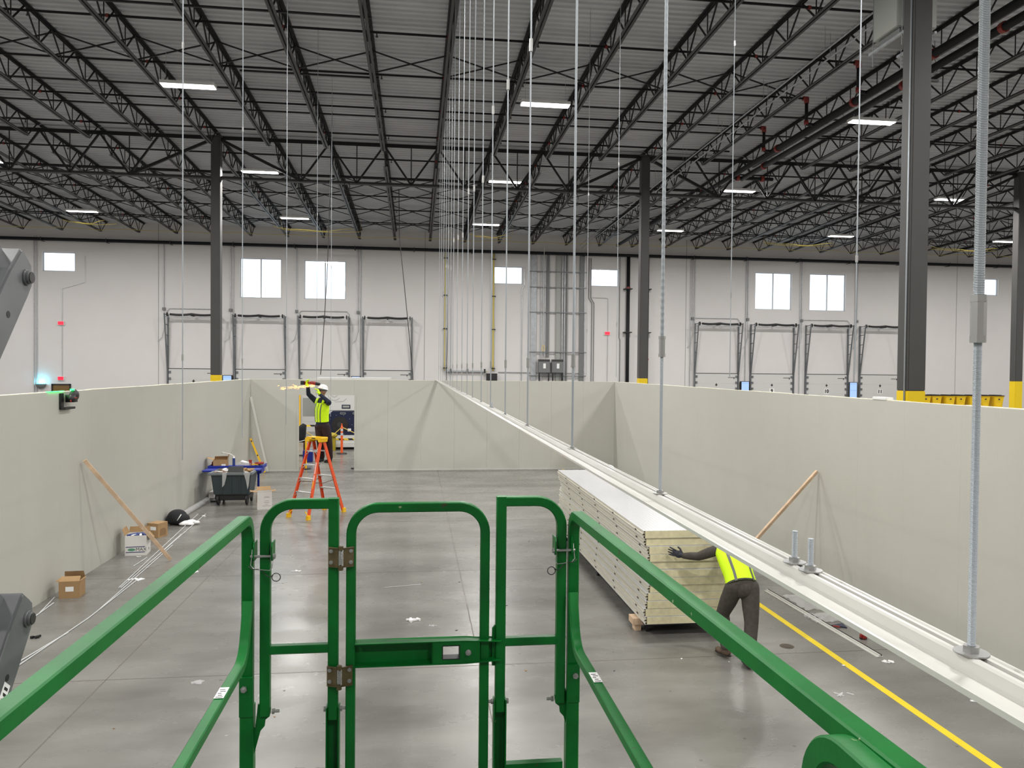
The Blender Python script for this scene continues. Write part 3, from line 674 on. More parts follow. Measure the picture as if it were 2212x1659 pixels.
# lit screens between doors
for i, (x, z, w2, h2, lab) in enumerate(((-9.71, 2.52, .5, .9, 'left of the second dock door'), (-3.12, 2.52, .5, .9, 'between third and fourth dock doors'), (18.58, 2.38, .52, .95, 'left of dock door 9'), (25.13, 2.38, .52, .95, 'between dock doors 10 and 11'))):
    r = empty('control_screen', (x, WY-.15, z)); tag(r, 'glowing pale blue control screen on the dock wall %s' % lab, 'screen', 'dock control screens')
    mb = MB(); mb.bx(x-w2/2, x+w2/2, WY-.2, WY-.06, z-h2/2, z+h2/2); part(mb, 'case', 'black', r)
    mb = MB(); mb.bx(x-w2/2+.045, x+w2/2-.045, WY-.205, WY-.2, z-h2/2+.04, z+h2/2-.03); o = part(mb, 'screen', 'screen', r)
    mb = MB(); mb.bx(x-w2/2+.06, x+w2/2-.06, WY-.21, WY-.206, z+h2/2-.12, z+h2/2-.10).bx(x-w2/2+.06, x+w2/2-.06, WY-.21, WY-.206, z-.02, z)
    part(mb, 'screen_lines', mat('screen_line_%d' % i, (.1, .2, .5), .4, emit=(.2, .38, .8), estr=.7), o)
# yellow cables slung under the lamps nearest the dock wall
for i, (x0, x1, y) in enumerate(((-15.6, -13.2, 36.7), (-6.5, -3.6, 36.8), (1.9, 4.6, 37.1), (16.5, 21.5, 36.6), (26., 30.2, 36.6))):
    for k in range(1):
        x0 = JX0+round((x0-JX0)/JS)*JS; x1 = JX0+round((x1-JX0)/JS)*JS
        mb = MB(); pts = [(x0+(x1-x0)*t/12, y+.15*math.sin(t), 9.92-.14*math.sin(math.pi*t/12)) for t in range(13)]
        mb.tube(pts, .014, 6)
        pts = [(x0+.3+(x1-x0)*t/12, y+.5, 9.88-.06*math.sin(math.pi*t/12)) for t in range(13)]; mb.tube(pts, .012, 6); mb.cyl(pts[0], (pts[0][0], pts[0][1], 10.4), .004, 5).cyl(pts[-1], (pts[-1][0], pts[-1][1], 10.4), .004, 5)
        tag(mb.build('yellow_cable', 'yelcable', smooth=True), 'sagging yellow cables under the ceiling, %s bundle from the left' % ORD[i+1], 'cable', 'yellow ceiling cables')
mb = MB(); mb.tube([(XL+5+x*.7, 39.4+.1*math.sin(x), 9.99+.03*math.sin(x*1.7)) for x in range(90)], .012, 5)
tag(mb.build('yellow_ceiling_wire', 'yelcable', smooth=True), 'long thin yellow cable strung across the ceiling near the dock wall', 'cable')
# dark cables hanging from the roof
mb = MB(); mb.tube([(1.45, 34.5, 10.95), (1.42, 34.5, 5.2), (1.39, 34.5, 3.3), (1.4, 34.6, 1.3)], .014, 6)
tag(mb.build('hanging_cable', 'cable'), 'thin black cable hanging straight down behind the white beam', 'cable')
mb = MB(); mb.tube([(-.73, 33, 11.0), (-.70, 33, 9.0), (-.36, 33, 5.8), (-.1, 33, 3.2), (0, 33, .5)], .016, 6)
tag(mb.build('hanging_cable', 'cable'), 'slanting black cable hanging right of the fourth dock door', 'cable')
mb = MB(); mb.tube([(-2.55, 24, 11.17), (-2.6, 24, 8.8), (-2.68, 24, 6.2), (-2.83, 24, 3.6), (-2.87, 24.1, 3.2)], .012, 6)
tag(mb.build('hanging_cable', 'cable'), 'slanting black cable behind the worker on the ladder', 'cable')
mb = MB(); mb.tube([(-2.32+.10*math.cos(a*.7), 26.50, 9.53+.13*math.sin(a*.7)) for a in range(36)], .012, 6)
tag(mb.build('coiled_cable', 'cable', smooth=True), 'coil of black cable hanging from the girder left of centre', 'cable')
mb = MB(); mb.tube([(5.4+.22*math.cos(a*.5), 26.50, 9.38+.27*math.sin(a*.5)) for a in range(13)], .012, 6)
tag(mb.build('coiled_cable', 'cable', smooth=True), 'single loop of black cable under the girder left of the right column', 'cable')

# pull cord with yellow ring
r = empty('pull_cord', (6.7, 40.2, 4.6)); tag(r, 'thin cord with a yellow ring hanging above the electrical cabinets', 'cord')
mb = MB(); mb.cyl((6.72, 40.2, 4.72), (6.72, 40.2, 10.8), .012, 6); part(mb, 'cord', 'tbar', r)
mb = MB(); mb.tube([(6.72+.07*math.sin(a*.6), 40.2, 4.55+.15*math.cos(a*.6)) for a in range(12)], .016, 6); part(mb, 'ring', 'rope', r, True)
# yellow wheeled bins on a rack, far right
r = empty('storage_rack', (29.2, 38.1, 0)); tag(r, 'low steel rack under the yellow bins', 'rack')
mb = MB(); mb.bx(26.4, 31.9, 37.6, 38.7, 1.15, 1.22)
part(mb, 'shelf', 'steelg', r)
mb = MB(); mb.bx(-.04, .04, -.04, .04, 0, 1.15); reps(mb, 'leg', 'steelg', r, [(a, b, 0) for a in (-2.7, 0, 2.6) for b in (-.45, .5)])
M['byel'] = mat('bin_yellow', (.80, .52, .01), .45)
pb = None
for i, x in enumerate((26.9, 27.6, 28.3, 29.0, 29.7, 30.42, 31.15)):
    if pb is None:
        r = pb = empty('wheeled_bin', (x, 38, 1.22))
        mb = MB(); mb.add([(-.2, -.24, .08), (.2, -.24, .08), (.2, .24, .08), (-.2, .24, .08), (-.28, -.33, 1.0), (.28, -.33, 1.0), (.28, .33, 1.0), (-.28, .33, 1.0)], [(3, 2, 1, 0), (4, 5, 6, 7), (0, 1, 5, 4), (1, 2, 6, 5), (2, 3, 7, 6), (3, 0, 4, 7)])
        mb.bx(-.16, .16, -.30, -.26, .35, .62); mb.bx(-.30, .30, -.34, .34, .94, 1.0)
        part(mb, 'tub', 'byel', r, bevel=.02, local=True)
        mb = MB(); mb.bx(-.30, .30, -.36, .36, 1.0, 1.035).bx(-.2, .2, -.25, .25, 1.035, 1.06).bx(-.31, .31, .33, .40, .96, 1.02); part(mb, 'lid', 'black', r, bevel=.01, local=True)
        mb = MB(); mb.cyl((-.03, 0, 0), (.03, 0, 0), .10, 14); reps(mb, 'wheel', 'black', r, [(-.24, .24, .1), (.24, .24, .1)])
        mb = MB(); mb.bx(-.05, .05, -.325, -.312, .80, .86); part(mb, 'label', 'seal', r, local=True)
    else: r = copy_tree(pb); r.location = (x, 38+.1*(i % 2), 1.22)
    r.rotation_euler.z = .03*((i % 3)-1)
    tag(r, 'yellow wheeled bin with black lid, %s from the left behind the right partition' % ORD[i+1], 'bin', 'yellow wheeled bins')
# ------------------------------------------------------------------ partition room
PX0, PX1, PY, PH = -5.33, 6.87, 26.0, 3.025
def partition(name, axis, fixed, thick, a, b, m_, gap=None):
    mb = MB(); n = round(abs(b-a)/1.14); st = (b-a)/n
    for k in range(n):
        g_ = .0006 if axis == 'y' else .0012; u0, u1 = a+k*st+g_, a+(k+1)*st-g_
        segs = [(u0, u1, 0, PH)]
        if gap:
            g0, g1, gh = gap; segs = []
            for s0, s1, z0 in ((u0, min(u1, g0), 0), (max(u0, g0), min(u1, g1), gh), (max(u0, g1), u1, 0)):
                if s1-s0 > .001: segs.append((s0, s1, z0, PH))
        for s0, s1, z0, z1 in segs:
            if axis == 'y': mb.bx(*sorted((fixed, fixed+thick)), s0, s1, z0, z1-.006)
            else: mb.bx(s0, s1, *sorted((fixed, fixed+thick)), z0, z1-.006)
    n0 = len(mb.f)
    for k in range(n):
        u0, u1 = a+k*st+.004, a+(k+1)*st-.004; dz = .004*math.sin(k*2.3)
        if axis == 'y': mb.bx(*sorted((fixed+math.copysign(.003, thick), fixed+thick-math.copysign(.003, thick))), u0, u1, PH-.02, PH+dz, m=1)
        else: mb.bx(u0, u1, *sorted((fixed+.003, fixed+thick-.003)), PH-.02, PH+dz, m=1)
    o = mb.build(name, [m_, 'foamtop']); return tag(o, kind='structure')
partition('wall_partition_left', 'y', PX0, -.10, -2.5, PY+.1, 'party')
partition('wall_partition_right', 'y', PX1, .10, -2.5, PY+.1, 'party')
partition('wall_partition_far', 'x', PY, .10, PX0, PX1, 'partx', (-3.84, -1.955, 2.51))
# base and corner trims of the partitions
mb = MB(); mb.bx(PX0+.02, -3.84, PY-.02, PY, 0, .035).bx(-1.955, PX1-.02, PY-.02, PY, 0, .035); tag(mb.build('baseboard_far', 'tbar'), kind='structure')
mb = MB(); mb.bx(-3.86, -3.80, PY-.012, PY+.112, 0, 2.51).bx(-1.995, -1.935, PY-.012, PY+.112, 0, 2.51)
tag(mb.build('trim_3', 'partx'), kind='structure')
# ------------------------------------------------------------------ hanging white T-bar
TX, TZ = .728, 3.062
r = empty('ceiling_tbar', (TX, 0, TZ)); tag(r, 'long white suspended metal beam with a slotted top, running to the far partition', 'suspended beam')
prof = [(-.058, -.026), (-.058, -.018), (-.054, -.018), (-.052, -.022), (-.018, -.022), (-.014, -.019), (-.014, -.003), (-.011, 0), (-.0048, 0), (-.0048, -.017),
        (.0048, -.017), (.0048, 0), (.011, 0), (.014, -.003), (.014, -.019), (.018, -.022), (.052, -.022), (.054, -.018), (.058, -.018), (.058, -.026)]
prof = prof[::-1]
mb = MB(); mb.sweep(prof, [(TX, -2.2, TZ), (TX, PY-.02, TZ)], (0, 0, 1)); part(mb, 'bar', 'tbar', r)
mb = MB(); mb.bx(TX-.0044, TX+.0044, -2.2, PY-.03, TZ-.0168, TZ-.013); part(mb, 'slot_shade', 'slot', r)  # dark strip put in for the shade at the bottom of the slot
def thread(mb, p0, p1, r_, pitch, n=8):
    """threaded rod: ridged surface of revolution"""
    z = p0[2]; vs = []; k = 0; x, y = p0[0], p0[1]
    while z < p1[2]:
        for dz, rr in ((0, r_), (pitch*.5, r_*.90)): 
            for i in range(n): a = 2*math.pi*i/n; vs.append((x+math.cos(a)*rr, y+math.sin(a)*rr, z+dz))
            k += 1
        z += pitch
    fs = [(j*n+i, j*n+(i+1) % n, (j+1)*n+(i+1) % n, (j+1)*n+i) for j in range(k-1) for i in range(n)]
    fs += [tuple(range(n-1, -1, -1)), tuple((k-1)*n+i for i in range(n))]
    mb.add(vs, fs)
def hexnut(mb, x, y, z, r_, h): mb.cyl((x, y, z), (x, y, z+h), r_, 6)
RODY = (.92, 2.215, 3.51, 4.95, 6.2, 7.42, 8.5, 9.8, 10.85, 12.1, 13.5, 15.0, 16.1, 17.5, 18.8, 20.4, 22.1, 24.0)
for i, y in enumerate(RODY):
    zc = 3.47 if i < 2 else 3.44
    r = empty('threaded_rod', (TX, y, TZ)); tag(r, '%s threaded hanger rod along the white beam, counting from the camera' % (ORD[i+1] if i < 17 else 'farthest'), 'hanger rod', 'rods holding the white beam')
    rr = .0052
    mb = MB()
    if i < 2: thread(mb, (TX, y, TZ), (TX, y, zc+.02), rr, .0016 if i == 0 else .003, 10); thread(mb, (TX, y, zc+.05), (TX, y, 10.55), rr*1.3 if i == 0 else rr*1.1, .0022 if i == 0 else .02, 10)
    else: mb.cyl((TX, y, TZ), (TX, y, 10.55), rr*1.05, 8)
    part(mb, 'rod', 'zinc', r)
    mb = MB(); mb.cyl((TX, y, TZ+.0005), (TX, y, TZ+.0025), .0215, 28); part(mb, 'washer', 'bolt', r)
    mb = MB(); hexnut(mb, TX, y, TZ+.0025, .0105, .008); part(mb, 'nut', 'bolt', r)
    mb = MB(); hexnut(mb, TX, y, zc, .0105, .009); hexnut(mb, TX, y, zc+.053, .0105, .009); mb.cyl((TX, y, zc+.009), (TX, y, zc+.053), .0095, 8); part(mb, 'coupler', 'bolt', r)
    if i not in (0, 1): mb = MB(); mb.cyl((TX, y, 5.48+.2*(i % 3)), (TX, y, 5.56+.2*(i % 3)), .012, 8); part(mb, 'upper_coupler', 'bolt', r)
for i, (y, h) in enumerate(((1.395, .062), (1.335, .060), (7.26, .055), (7.36, .045), (12.9, .055))):
    r = empty('anchor_bolt', (TX, y, TZ)); tag(r, 'short upright bolt with round washer on the white beam, %s' % ['farther of the nearest pair', 'nearer of the nearest pair', 'nearer of the middle pair', 'farther of the middle pair', 'single far one'][i], 'bolt', 'short bolts on the white beam')
    mb = MB(); thread(mb, (TX, y, TZ), (TX, y, TZ+h), .0055, .0016, 10); part(mb, 'stud', 'zinc', r)
    mb = MB(); mb.cyl((TX, y, TZ+.0005), (TX, y, TZ+.0025), .0215, 28); part(mb, 'washer', 'bolt', r)
    mb = MB(); hexnut(mb, TX, y, TZ+.0025, .0105, .008); part(mb, 'nut', 'bolt', r)
# free rods of the not yet hung beams
def freerod(x, y, z0, lab, zc=None, grp='loose hanging rods'):
    r = empty('threaded_rod', (x, y, z0)); tag(r, lab, 'hanger rod', grp)
    mb = MB(); mb.cyl((x, y, z0), (x, y, 11.235), .0055, 8); part(mb, 'rod', 'zinc', r)
    for zz in (zc or (z0+.95, z0+3.9)): mb = MB(); mb.cyl((x, y, zz), (x, y, zz+.06), .011, 6); part(mb, 'coupler', 'bolt', r)
for x, y, z0, lab in ((-2.2, 7.67, 2.53, 'nearest loose rod hanging over the left half of the room'), (-2.2, 10.22, 2.52, 'second loose rod hanging over the left half of the room'),
                      (-2.2, 13.62, 2.44, 'loose rod hanging just left of the ladder'), (-2.2, 20.66, 2.13, 'loose rod hanging just right of the worker on the ladder'),
                      (3.7, 6.11, 3.41, 'nearest loose rod hanging over the right half of the room'), (3.7, 8.72, 3.35, 'second loose rod hanging over the right half of the room'),
                      (3.7, 13.9, 3.3, 'third loose rod hanging over the right half of the room'), (3.7, 16.4, 3.3, 'farthest loose rod over the right half of the room')):
    freerod(x, y, z0, lab)
# ------------------------------------------------------------------ green work platform (scissor lift the photo is taken from)
def sq(w_, r_=.003, h_=None):
    h_ = h_ or w_; a = w_/2; b = h_/2
    return [(a-r_, -b), (a, -b+r_), (a, b-r_), (a-r_, b), (-a+r_, b), (-a, b-r_), (-a, -b+r_), (-a+r_, -b)]
def arc(c, r_, a0, a1, u, v, n=9):
    c = Vector(c); u = Vector(u); v = Vector(v)
    return [c+u*math.cos(a0+(a1-a0)*i/n)*r_+v*math.sin(a0+(a1-a0)*i/n)*r_ for i in range(n+1)]
XV, YV, ZV = Vector((1, 0, 0)), Vector((0, 1, 0)), Vector((0, 0, 1)); PI = math.pi
lift = empty('scissor_lift', (0, .8, 0)); tag(lift, 'green railed work platform in the foreground that the photo is taken from', 'scissor lift')
GY = 2.5; FZ = 1.88
def side_rail(s, xa, xb):
    """xa at the gate end, xb near the camera; s=-1 left"""
    w_ = .034; zt = 2.956
    p = [Vector((xb, -.95, zt)), Vector((xb, .7, zt))]
    cor = arc((xa, GY-.075, zt-.075), .075, PI/2, 0, YV, ZV); p += cor
    p += [Vector((xa, GY, 2.45)), Vector((xa, GY, FZ))]
    mb = MB(); mb.sweep(sq(.031, .003, .035), p, (1, 0, 0))
    o = part(mb, 'side_rail', 'green', lift, 'auto')
    # mid rail bending up against the post
    xi = xa - s*.008
    m = [Vector((xi, -.9, 2.535))] + arc((xi, GY-.17, 2.535+.10), .10, -PI/2, -.35, YV, ZV, 8) + [Vector((xi, GY-.040, 2.70))]
    mb = MB(); mb.sweep(sq(.028), m, (1, 0, 0)); mr = part(mb, 'mid_rail', 'green', lift, 'auto')
    mb = MB(); mb.bx(xi-.0125, xi+.0125, GY-.40, GY-.33, 2.5505, 2.5512); lb = part(mb, 'warning_label', 'paper', mr); lb['label'] = 'small white warning label'
    mb = MB()
    for k in range(5): mb.bx(xi-.009+.003*(k % 2), xi+.009-.004*(k % 3), GY-.395+.012*k, GY-.391+.012*k, 2.5512, 2.5516)
    part(mb, 'label_print', 'black', lb)
    # lower socket
    mb = MB(); mb.sweep(sq(.042), [(xa, GY, 2.36), (xa, GY, FZ)], (1, 0, 0)); mb.bx(xa-.021, xa+.021, GY-.026, GY-.018, 2.33, 2.455); part(mb, 'post_socket', 'green', lift, 'auto')
    mb = MB(); mb.cyl((xa+s*.006, GY-.027, 2.42), (xa+s*.006, GY-.034, 2.42), .010, 6).cyl((xa+s*.006, GY-.034, 2.42), (xa+s*.006, GY-.044, 2.42), .005, 8); part(mb, 'bolt', 'bolt', lift, 'auto')
    return o
side_rail(-1, -.519, -.553); side_rail(1, .526, .582)
# inner sliding-deck rail, with its own rounded corner near the camera
for s, x in ((1, .544), (-1, -.519)):
    p = [Vector((x, -.95, 2.950))] + arc((x, .893, 2.950-.075), .075, PI/2, 0, YV, ZV) + [Vector((x, .968, FZ))]
    mb = MB(); mb.sweep(sq(.034), p, (1, 0, 0)); part(mb, 'inner_rail', 'green', lift, 'auto')
# fixed panels beside the gate
def panel(s):
    xo, xi = (-.465, -.254) if s < 0 else (.485, .284); zt = 2.996; r_ = .085; w_ = .031
    c = Vector((xo-s*r_, GY, zt-r_))
    p = [Vector((xo, GY, 2.325))] + arc(c, r_, 0, PI/2, XV*s, ZV) + [Vector((xi, GY, zt))]
    mb = MB(); mb.sweep(sq(w_), p, (0, 1, 0))
    mb.sweep(sq(w_+.0012), [(xi, GY, zt+.0165), (xi, GY, 2.305)], (0, 1, 0))
    mb.sweep(sq(.027), [(xo, GY, 2.533), (xi, GY, 2.533)], (0, 1, 0))
    o = part(mb, 'fixed_panel', 'green', lift, 'auto')
    # lower channel post under the inner tube, open to the camera
    mb = MB(); mb.bx(xi-.021, xi-.017, GY-.02, GY+.02, FZ, 2.345).bx(xi+.017, xi+.021, GY-.02, GY+.02, FZ, 2.345).bx(xi-.021, xi+.021, GY+.018, GY+.022, FZ, 2.31); part(mb, 'channel_post', 'green', lift)
    mb = MB(); mb.bx(min(xi, xo)+.021, max(xi, xo)+.01, GY-.013, GY+.013, 2.10, 2.128); part(mb, 'lower_bar', 'green', lift)
    # through bolts
    for x, h in ((xi, 1), (xo, 0)):
        mb = MB(); d = -s
        mb.cyl((x+d*.021, GY, 2.335), (x+d*.029, GY, 2.335), .0095, 6).cyl((x+d*.029, GY, 2.335), (x+d*.044, GY, 2.335), .005, 8)
        if h: mb.cyl((x-d*.021, GY, 2.335), (x-d*.029, GY, 2.335), .0095, 6)
        part(mb, 'bolt', 'bolt', lift, 'auto')
    # folded hinge plate at the outer foot
    poly = [(0, -.17), (0, -.06), (.014, -.045), (.022, .03), (.055, .03), (.062, .015), (.058, -.01), (.045, -.02), (.043, -.04), (.03, -.055)]
    x0 = xo+s*.030+s*.014
    mb = MB(); mb.prism([(a*-s, b+2.33) for a, b in poly], (x0, GY-.004, 0), (1, 0, 0), (0, 0, 1), (0, .008, 0)); part(mb, 'foot_bracket', 'green', lift)
    # U bracket, pin, wire clip, lanyard at the top
    for k, x in enumerate((xo-s*.024, xo+s*.031)):
        mb = MB(); mb.prism([(-.02, 2.822), (.028, 2.822), (.036, 2.83), (.036, 2.868), (.026, 2.88), (-.02, 2.88)], (x-.002, GY, 0), (0, -1, 0), (0, 0, 1), (.004, 0, 0)); part(mb, 'lock_plate', 'green', lift)
    mb = MB(); mb.cyl((xo-s*.034, GY-.024, 2.836), (xo+s*.042, GY-.024, 2.836), .0042, 10).cyl((xo-s*.034, GY-.024, 2.836), (xo-s*.027, GY-.024, 2.836), .0085, 10); part(mb, 'lock_pin', 'bolt', lift, 'auto')
    mb = MB(); z = 2.836
    mb.tube([(xo+s*.036, GY-.024, z+.022), (xo+s*.037, GY-.026, z-.0), (xo+s*.040, GY-.03, z-.026), (xo+s*.030, GY-.032, z-.038), (xo-s*.018, GY-.032, z-.043), (xo-s*.024, GY-.03, z-.036), (xo-s*.03, GY-.026, z-.005)], .0016, 6); part(mb, 'wire_clip', 'bolt', lift, True)
    mb = MB(); pts = []
    for t in range(16): a = t/15; pts.append((xo+s*(.045-.075*a), GY-.034-.006*math.sin(a*9), z-.02-.035*math.sin(a*2.2)-.008*math.cos(a*7)))
    lx, lz = pts[-1][0]-s*.008, pts[-1][2]-.010
    for t in range(13): a = t/12*2*PI; pts.append((lx+s*.0-.013*math.cos(a)*-s, GY-.033, lz+.013*math.sin(a)))
    mb.tube(pts, .0015, 5); part(mb, 'lanyard', 'cable', lift, True)
panel(-1); panel(1)
# the swing gate
gx0, gx1, gz = -.199, .231, 2.981
p = [Vector((gx0, GY, 1.93))] + arc((gx0+.085, GY, gz-.085), .085, PI, PI/2, XV, ZV) + arc((gx1-.085, GY, gz-.085), .085, PI/2, 0, XV, ZV) + [Vector((gx1, GY, 1.93))]
mb = MB(); mb.sweep(sq(.030), p, (0, 1, 0)); mb.sweep(sq(.028), [(gx0, GY, 1.94), (gx1, GY, 1.94)], (0, 1, 0))
part(mb, 'gate_frame', 'green', lift, 'auto')
zt, zb = 2.548, 2.478; x0, x1 = gx0+.015, .285
mb = MB(); yb = GY-.0; yf = GY-.033
mb.add([(x0, yf, zt), (.17, yf, zt), (x1, yf, zt-.006), (x1, yf+.03, zt-.006), (.17, GY+.012, zt), (x0, GY+.012, zt), (x0, yf, zt+.003), (.17, yf, zt+.003), (x1, yf, zt-.003), (x1, yf+.03, zt-.003), (.17, GY+.012, zt+.003), (x0, GY+.012, zt+.003)],
       [(5, 4, 3, 2, 1, 0), (6, 7, 8, 9, 10, 11), (0, 1, 7, 6), (1, 2, 8, 7), (2, 3, 9, 8), (3, 4, 10, 9), (4, 5, 11, 10), (5, 0, 6, 11)])
mb.add([(x0, yf, zb-.003), (.17, yf, zb-.003), (x1, yf, zb+.003), (x1, yf+.03, zb+.003), (.17, GY+.012, zb-.003), (x0, GY+.012, zb-.003), (x0, yf, zb), (.17, yf, zb), (x1, yf, zb+.006), (x1, yf+.03, zb+.006), (.17, GY+.012, zb), (x0, GY+.012, zb)],
       [(5, 4, 3, 2, 1, 0), (6, 7, 8, 9, 10, 11), (0, 1, 7, 6), (1, 2, 8, 7), (2, 3, 9, 8), (3, 4, 10, 9), (4, 5, 11, 10), (5, 0, 6, 11)])
mb.bx(x0, .062, GY+.006, GY+.010, zb, zt)
hx0, hx1, hz0, hz1 = .093, .150, 2.491, 2.5365
for y0, y1 in ((yf+.002, yf+.005), (GY+.006, GY+.010)):
    mb.bx(.062, hx0, y0, y1, zb, zt).bx(hx1, .215 if y0 < GY-.01 else x1-.02, y0, y1, zb, zt).bx(hx0, hx1, y0, y1, hz1, zt).bx(hx0, hx1, y0, y1, zb, hz0)
mb.bx(.060, .063, yf+.002, GY+.01, zb, zt)
ch = part(mb, 'latch_channel', 'green', lift)
mb = MB(); t = .0025
mb.bx(hx0, hx0+t, yf, GY+.006, hz0, hz1).bx(hx1-t, hx1, yf, GY+.006, hz0, hz1).bx(hx0+t, hx1-t, yf, GY+.006, hz1-t, hz1).bx(hx0+t, hx1-t, yf, GY+.006, hz0, hz0+t)
part(mb, 'hand_hole_liner', 'black', ch)
mb = MB(); mb.cyl((.177, yf+.002, 2.512), (.177, yf-.003, 2.512), .0095, 12).cyl((.177, yf-.003, 2.512), (.177, yf-.009, 2.512), .0075, 6).cyl((.177, yf-.009, 2.512), (.177, yf-.016, 2.512), .004, 8); part(mb, 'bolt', 'bolt', ch, 'auto')
mb = MB(); mb.prism([(.257, 2.455), (.268, 2.455), (.268, 2.590), (.257, 2.578)], (0, GY-.004, 0), (1, 0, 0), (0, 0, 1), (0, .01, 0)); part(mb, 'latch_catch', 'green', lift)
# hinges
for zc, dx in ((2.829, 0), (2.449, -.006)):
    xm = -.229+dx*.5
    r_ = empty('gate_hinge', (0, 0, 0)); r_.parent = lift; r_.location = (xm, GY-.02-.8, zc); r_['label'] = 'brownish spring hinge'
    for s in (-1, 1):
        mb = MB(); mb.add([(s*.008, -.012, -.030), (s*.008, -.012, .030), (s*.040, .001, .032), (s*.040, .001, -.032), (s*.008, -.009, -.030), (s*.008, -.009, .030), (s*.040, .004, .032), (s*.040, .004, -.032)],
                          [(0, 1, 2, 3), (7, 6, 5, 4), (0, 4, 5, 1), (1, 5, 6, 2), (2, 6, 7, 3), (3, 7, 4, 0)])
        for z in (-.030, .030): mb.add([(s*.008, -.012, z-.001), (s*.040, .001, z-.001), (s*.040, -.006, z-.001), (s*.008, -.018, z-.001), (s*.008, -.012, z+.001), (s*.040, .001, z+.001), (s*.040, -.006, z+.001), (s*.008, -.018, z+.001)],
                                       [(0, 1, 2, 3), (7, 6, 5, 4), (0, 4, 5, 1), (1, 5, 6, 2), (2, 6, 7, 3), (3, 7, 4, 0)])
        o = mb.build('hinge_leaf', 'hinge'); o.parent = r_
        mb = MB(); mb.cyl((0, 0, 0), (0, -.003, 0), .0065, 12).cyl((0, -.003, 0), (0, -.0075, 0), .0045, 6).cyl((0, -.0075, 0), (0, -.010, 0), .002, 6)
        for z in (-.017, .019):
            o = mb.build('bolt', 'bolt'); o.parent = r_; o.location = (s*.031, -.0035, z)
    mb = MB(); pts = [(.0065*math.cos(a*.9), -.013+.0065*math.sin(a*.9), -.022+.044*a/110) for a in range(111)]; mb.tube(pts, .0012, 5)
    o = mb.build('spring', 'bolt', smooth=True); o.parent = r_
    mb = MB(); mb.cyl((0, -.013, -.040), (0, -.013, -.026), .008, 10).cyl((0, -.013, .024), (0, -.013, .036), .008, 10).cyl((0, -.013, -.03), (0, -.013, .03), .003, 8); o = mb.build('pivot', 'hinge', smooth='auto'); o.parent = r_
# deck, toe boards, scissor stack, chassis
mb = MB(); mb.bx(-.57, .60, -1.0, 2.5, FZ-.05, FZ-.005); part(mb, 'deck', 'greyarm', lift)
for s, x in ((-1, -.535), (1, .565)): mb = MB(); mb.bx(x-.004, x+.004, -1.0, 2.45, FZ, FZ+.15); part(mb, 'toe_board', 'green', lift)
for s in (-1, 1):
    for a, b in ((-.9, 2.2), (2.2, -.9)):
        mb = MB(); mb.bar((s*.33+(.05 if a < b else 0), a, .75), (s*.33+(.05 if a < b else 0), b, FZ-.12), .05, .10); part(mb, 'scissor_arm', 'greyarm', lift, bevel=.004)
mb = MB(); mb.bx(-.42, .44, -1.0, 2.3, .22, .70); part(mb, 'chassis', 'green', lift, bevel=.02)
for x in (-.45, .47):
    for y in (-.7, 1.95): mb = MB(); mb.cyl((x-.05, y, .19), (x+.05, y, .19), .19, 24); part(mb, 'wheel', 'black', lift, 'auto', bevel=.01)
# ------------------------------------------------------------------ neighbouring grey scissor stack, left
ns = empty('machine_linkage', (-.95, .9, 0)); tag(ns, 'grey steel linkage arms with pivot pins entering at the left edge', 'machine')
AX = -.853; dv = Vector((0, -.632, -.775)); nv = Vector((0, -.775, .632))
mb = MB(); mb.bx(-1.08, -.93, .75, .95, 0, 4.5); part(mb, 'mast', 'greyarm', ns, bevel=.01)
for pin, hole, L_ in ((Vector((AX, 1.822, 3.622)), .115, 1.15), (Vector((AX, 1.822, 2.864)), .13, .9)):
    # arm outline in the YZ plane: chamfered head, long tube
    pts2 = []
    hw = .036
    c0 = pin - dv*.030
    out = [pin+dv*L_+nv*-hw, pin+dv*.03+nv*-hw, pin-dv*.005+nv*-(hw-.002), pin-dv*.042+nv*-.002, pin-dv*.040+nv*.052, pin-dv*-.03+nv*.058, pin+dv*L_+nv*.058]
    o3 = [(q.y, q.z) for q in out]
    mb = MB(); mb.prism(o3, (AX-.075, 0, 0), (0, 1, 0), (0, 0, 1), (.075, 0, 0)); arm = part(mb, 'linkage_arm', 'greyarm', ns, bevel=.005)
    mb = MB(); mb.cyl(pin, pin+Vector((.005, 0, 0)), .018, 24).cyl(pin+Vector((.005, 0, 0)), pin+Vector((.011, 0, 0)), .0145, 24); part(mb, 'pivot_boss', 'greyarm', arm, 'auto', bevel=.001)
    mb = MB(); mb.cyl(pin+Vector((.011, 0, 0)), pin+Vector((.013, 0, 0)), .012, 24); part(mb, 'pin_end', 'steelg', arm, 'auto')
    h = pin+dv*hole+nv*.004
    mb = MB(); mb.cyl(h+Vector((-.002, 0, 0)), h+Vector((.0006, 0, 0)), .0075, 16); part(mb, 'hole', 'black', arm)
    mb = MB(); a = pin+nv*.075-dv*.03-Vector((.05, 0, 0)); mb.bar(a, a+dv*L_, .03, .05, nv); part(mb, 'cylinder_cover', 'greyarm', ns, bevel=.004)
    # crossing arm behind
    cv = Vector((0, -.74, .67)); mb = MB(); a = pin+Vector((-.125, 0, 0))+cv*.11; mb.bar(a, a+cv*.8, .05, .075, (0, .6, .8)); part(mb, 'linkage_arm', 'greyarm', ns, bevel=.004)
h = Vector((AX+.0008, 1.822, 2.864))+dv*.17+nv*-.003
mb = MB(); mb.prism([(-.03, -.014), (.03, -.014), (.036, -.006), (.036, .006), (.03, .014), (-.03, .014)], h, dv, nv, (.0006, 0, 0)); lb = part(mb, 'label_plate', 'paper', ns)
mb = MB()
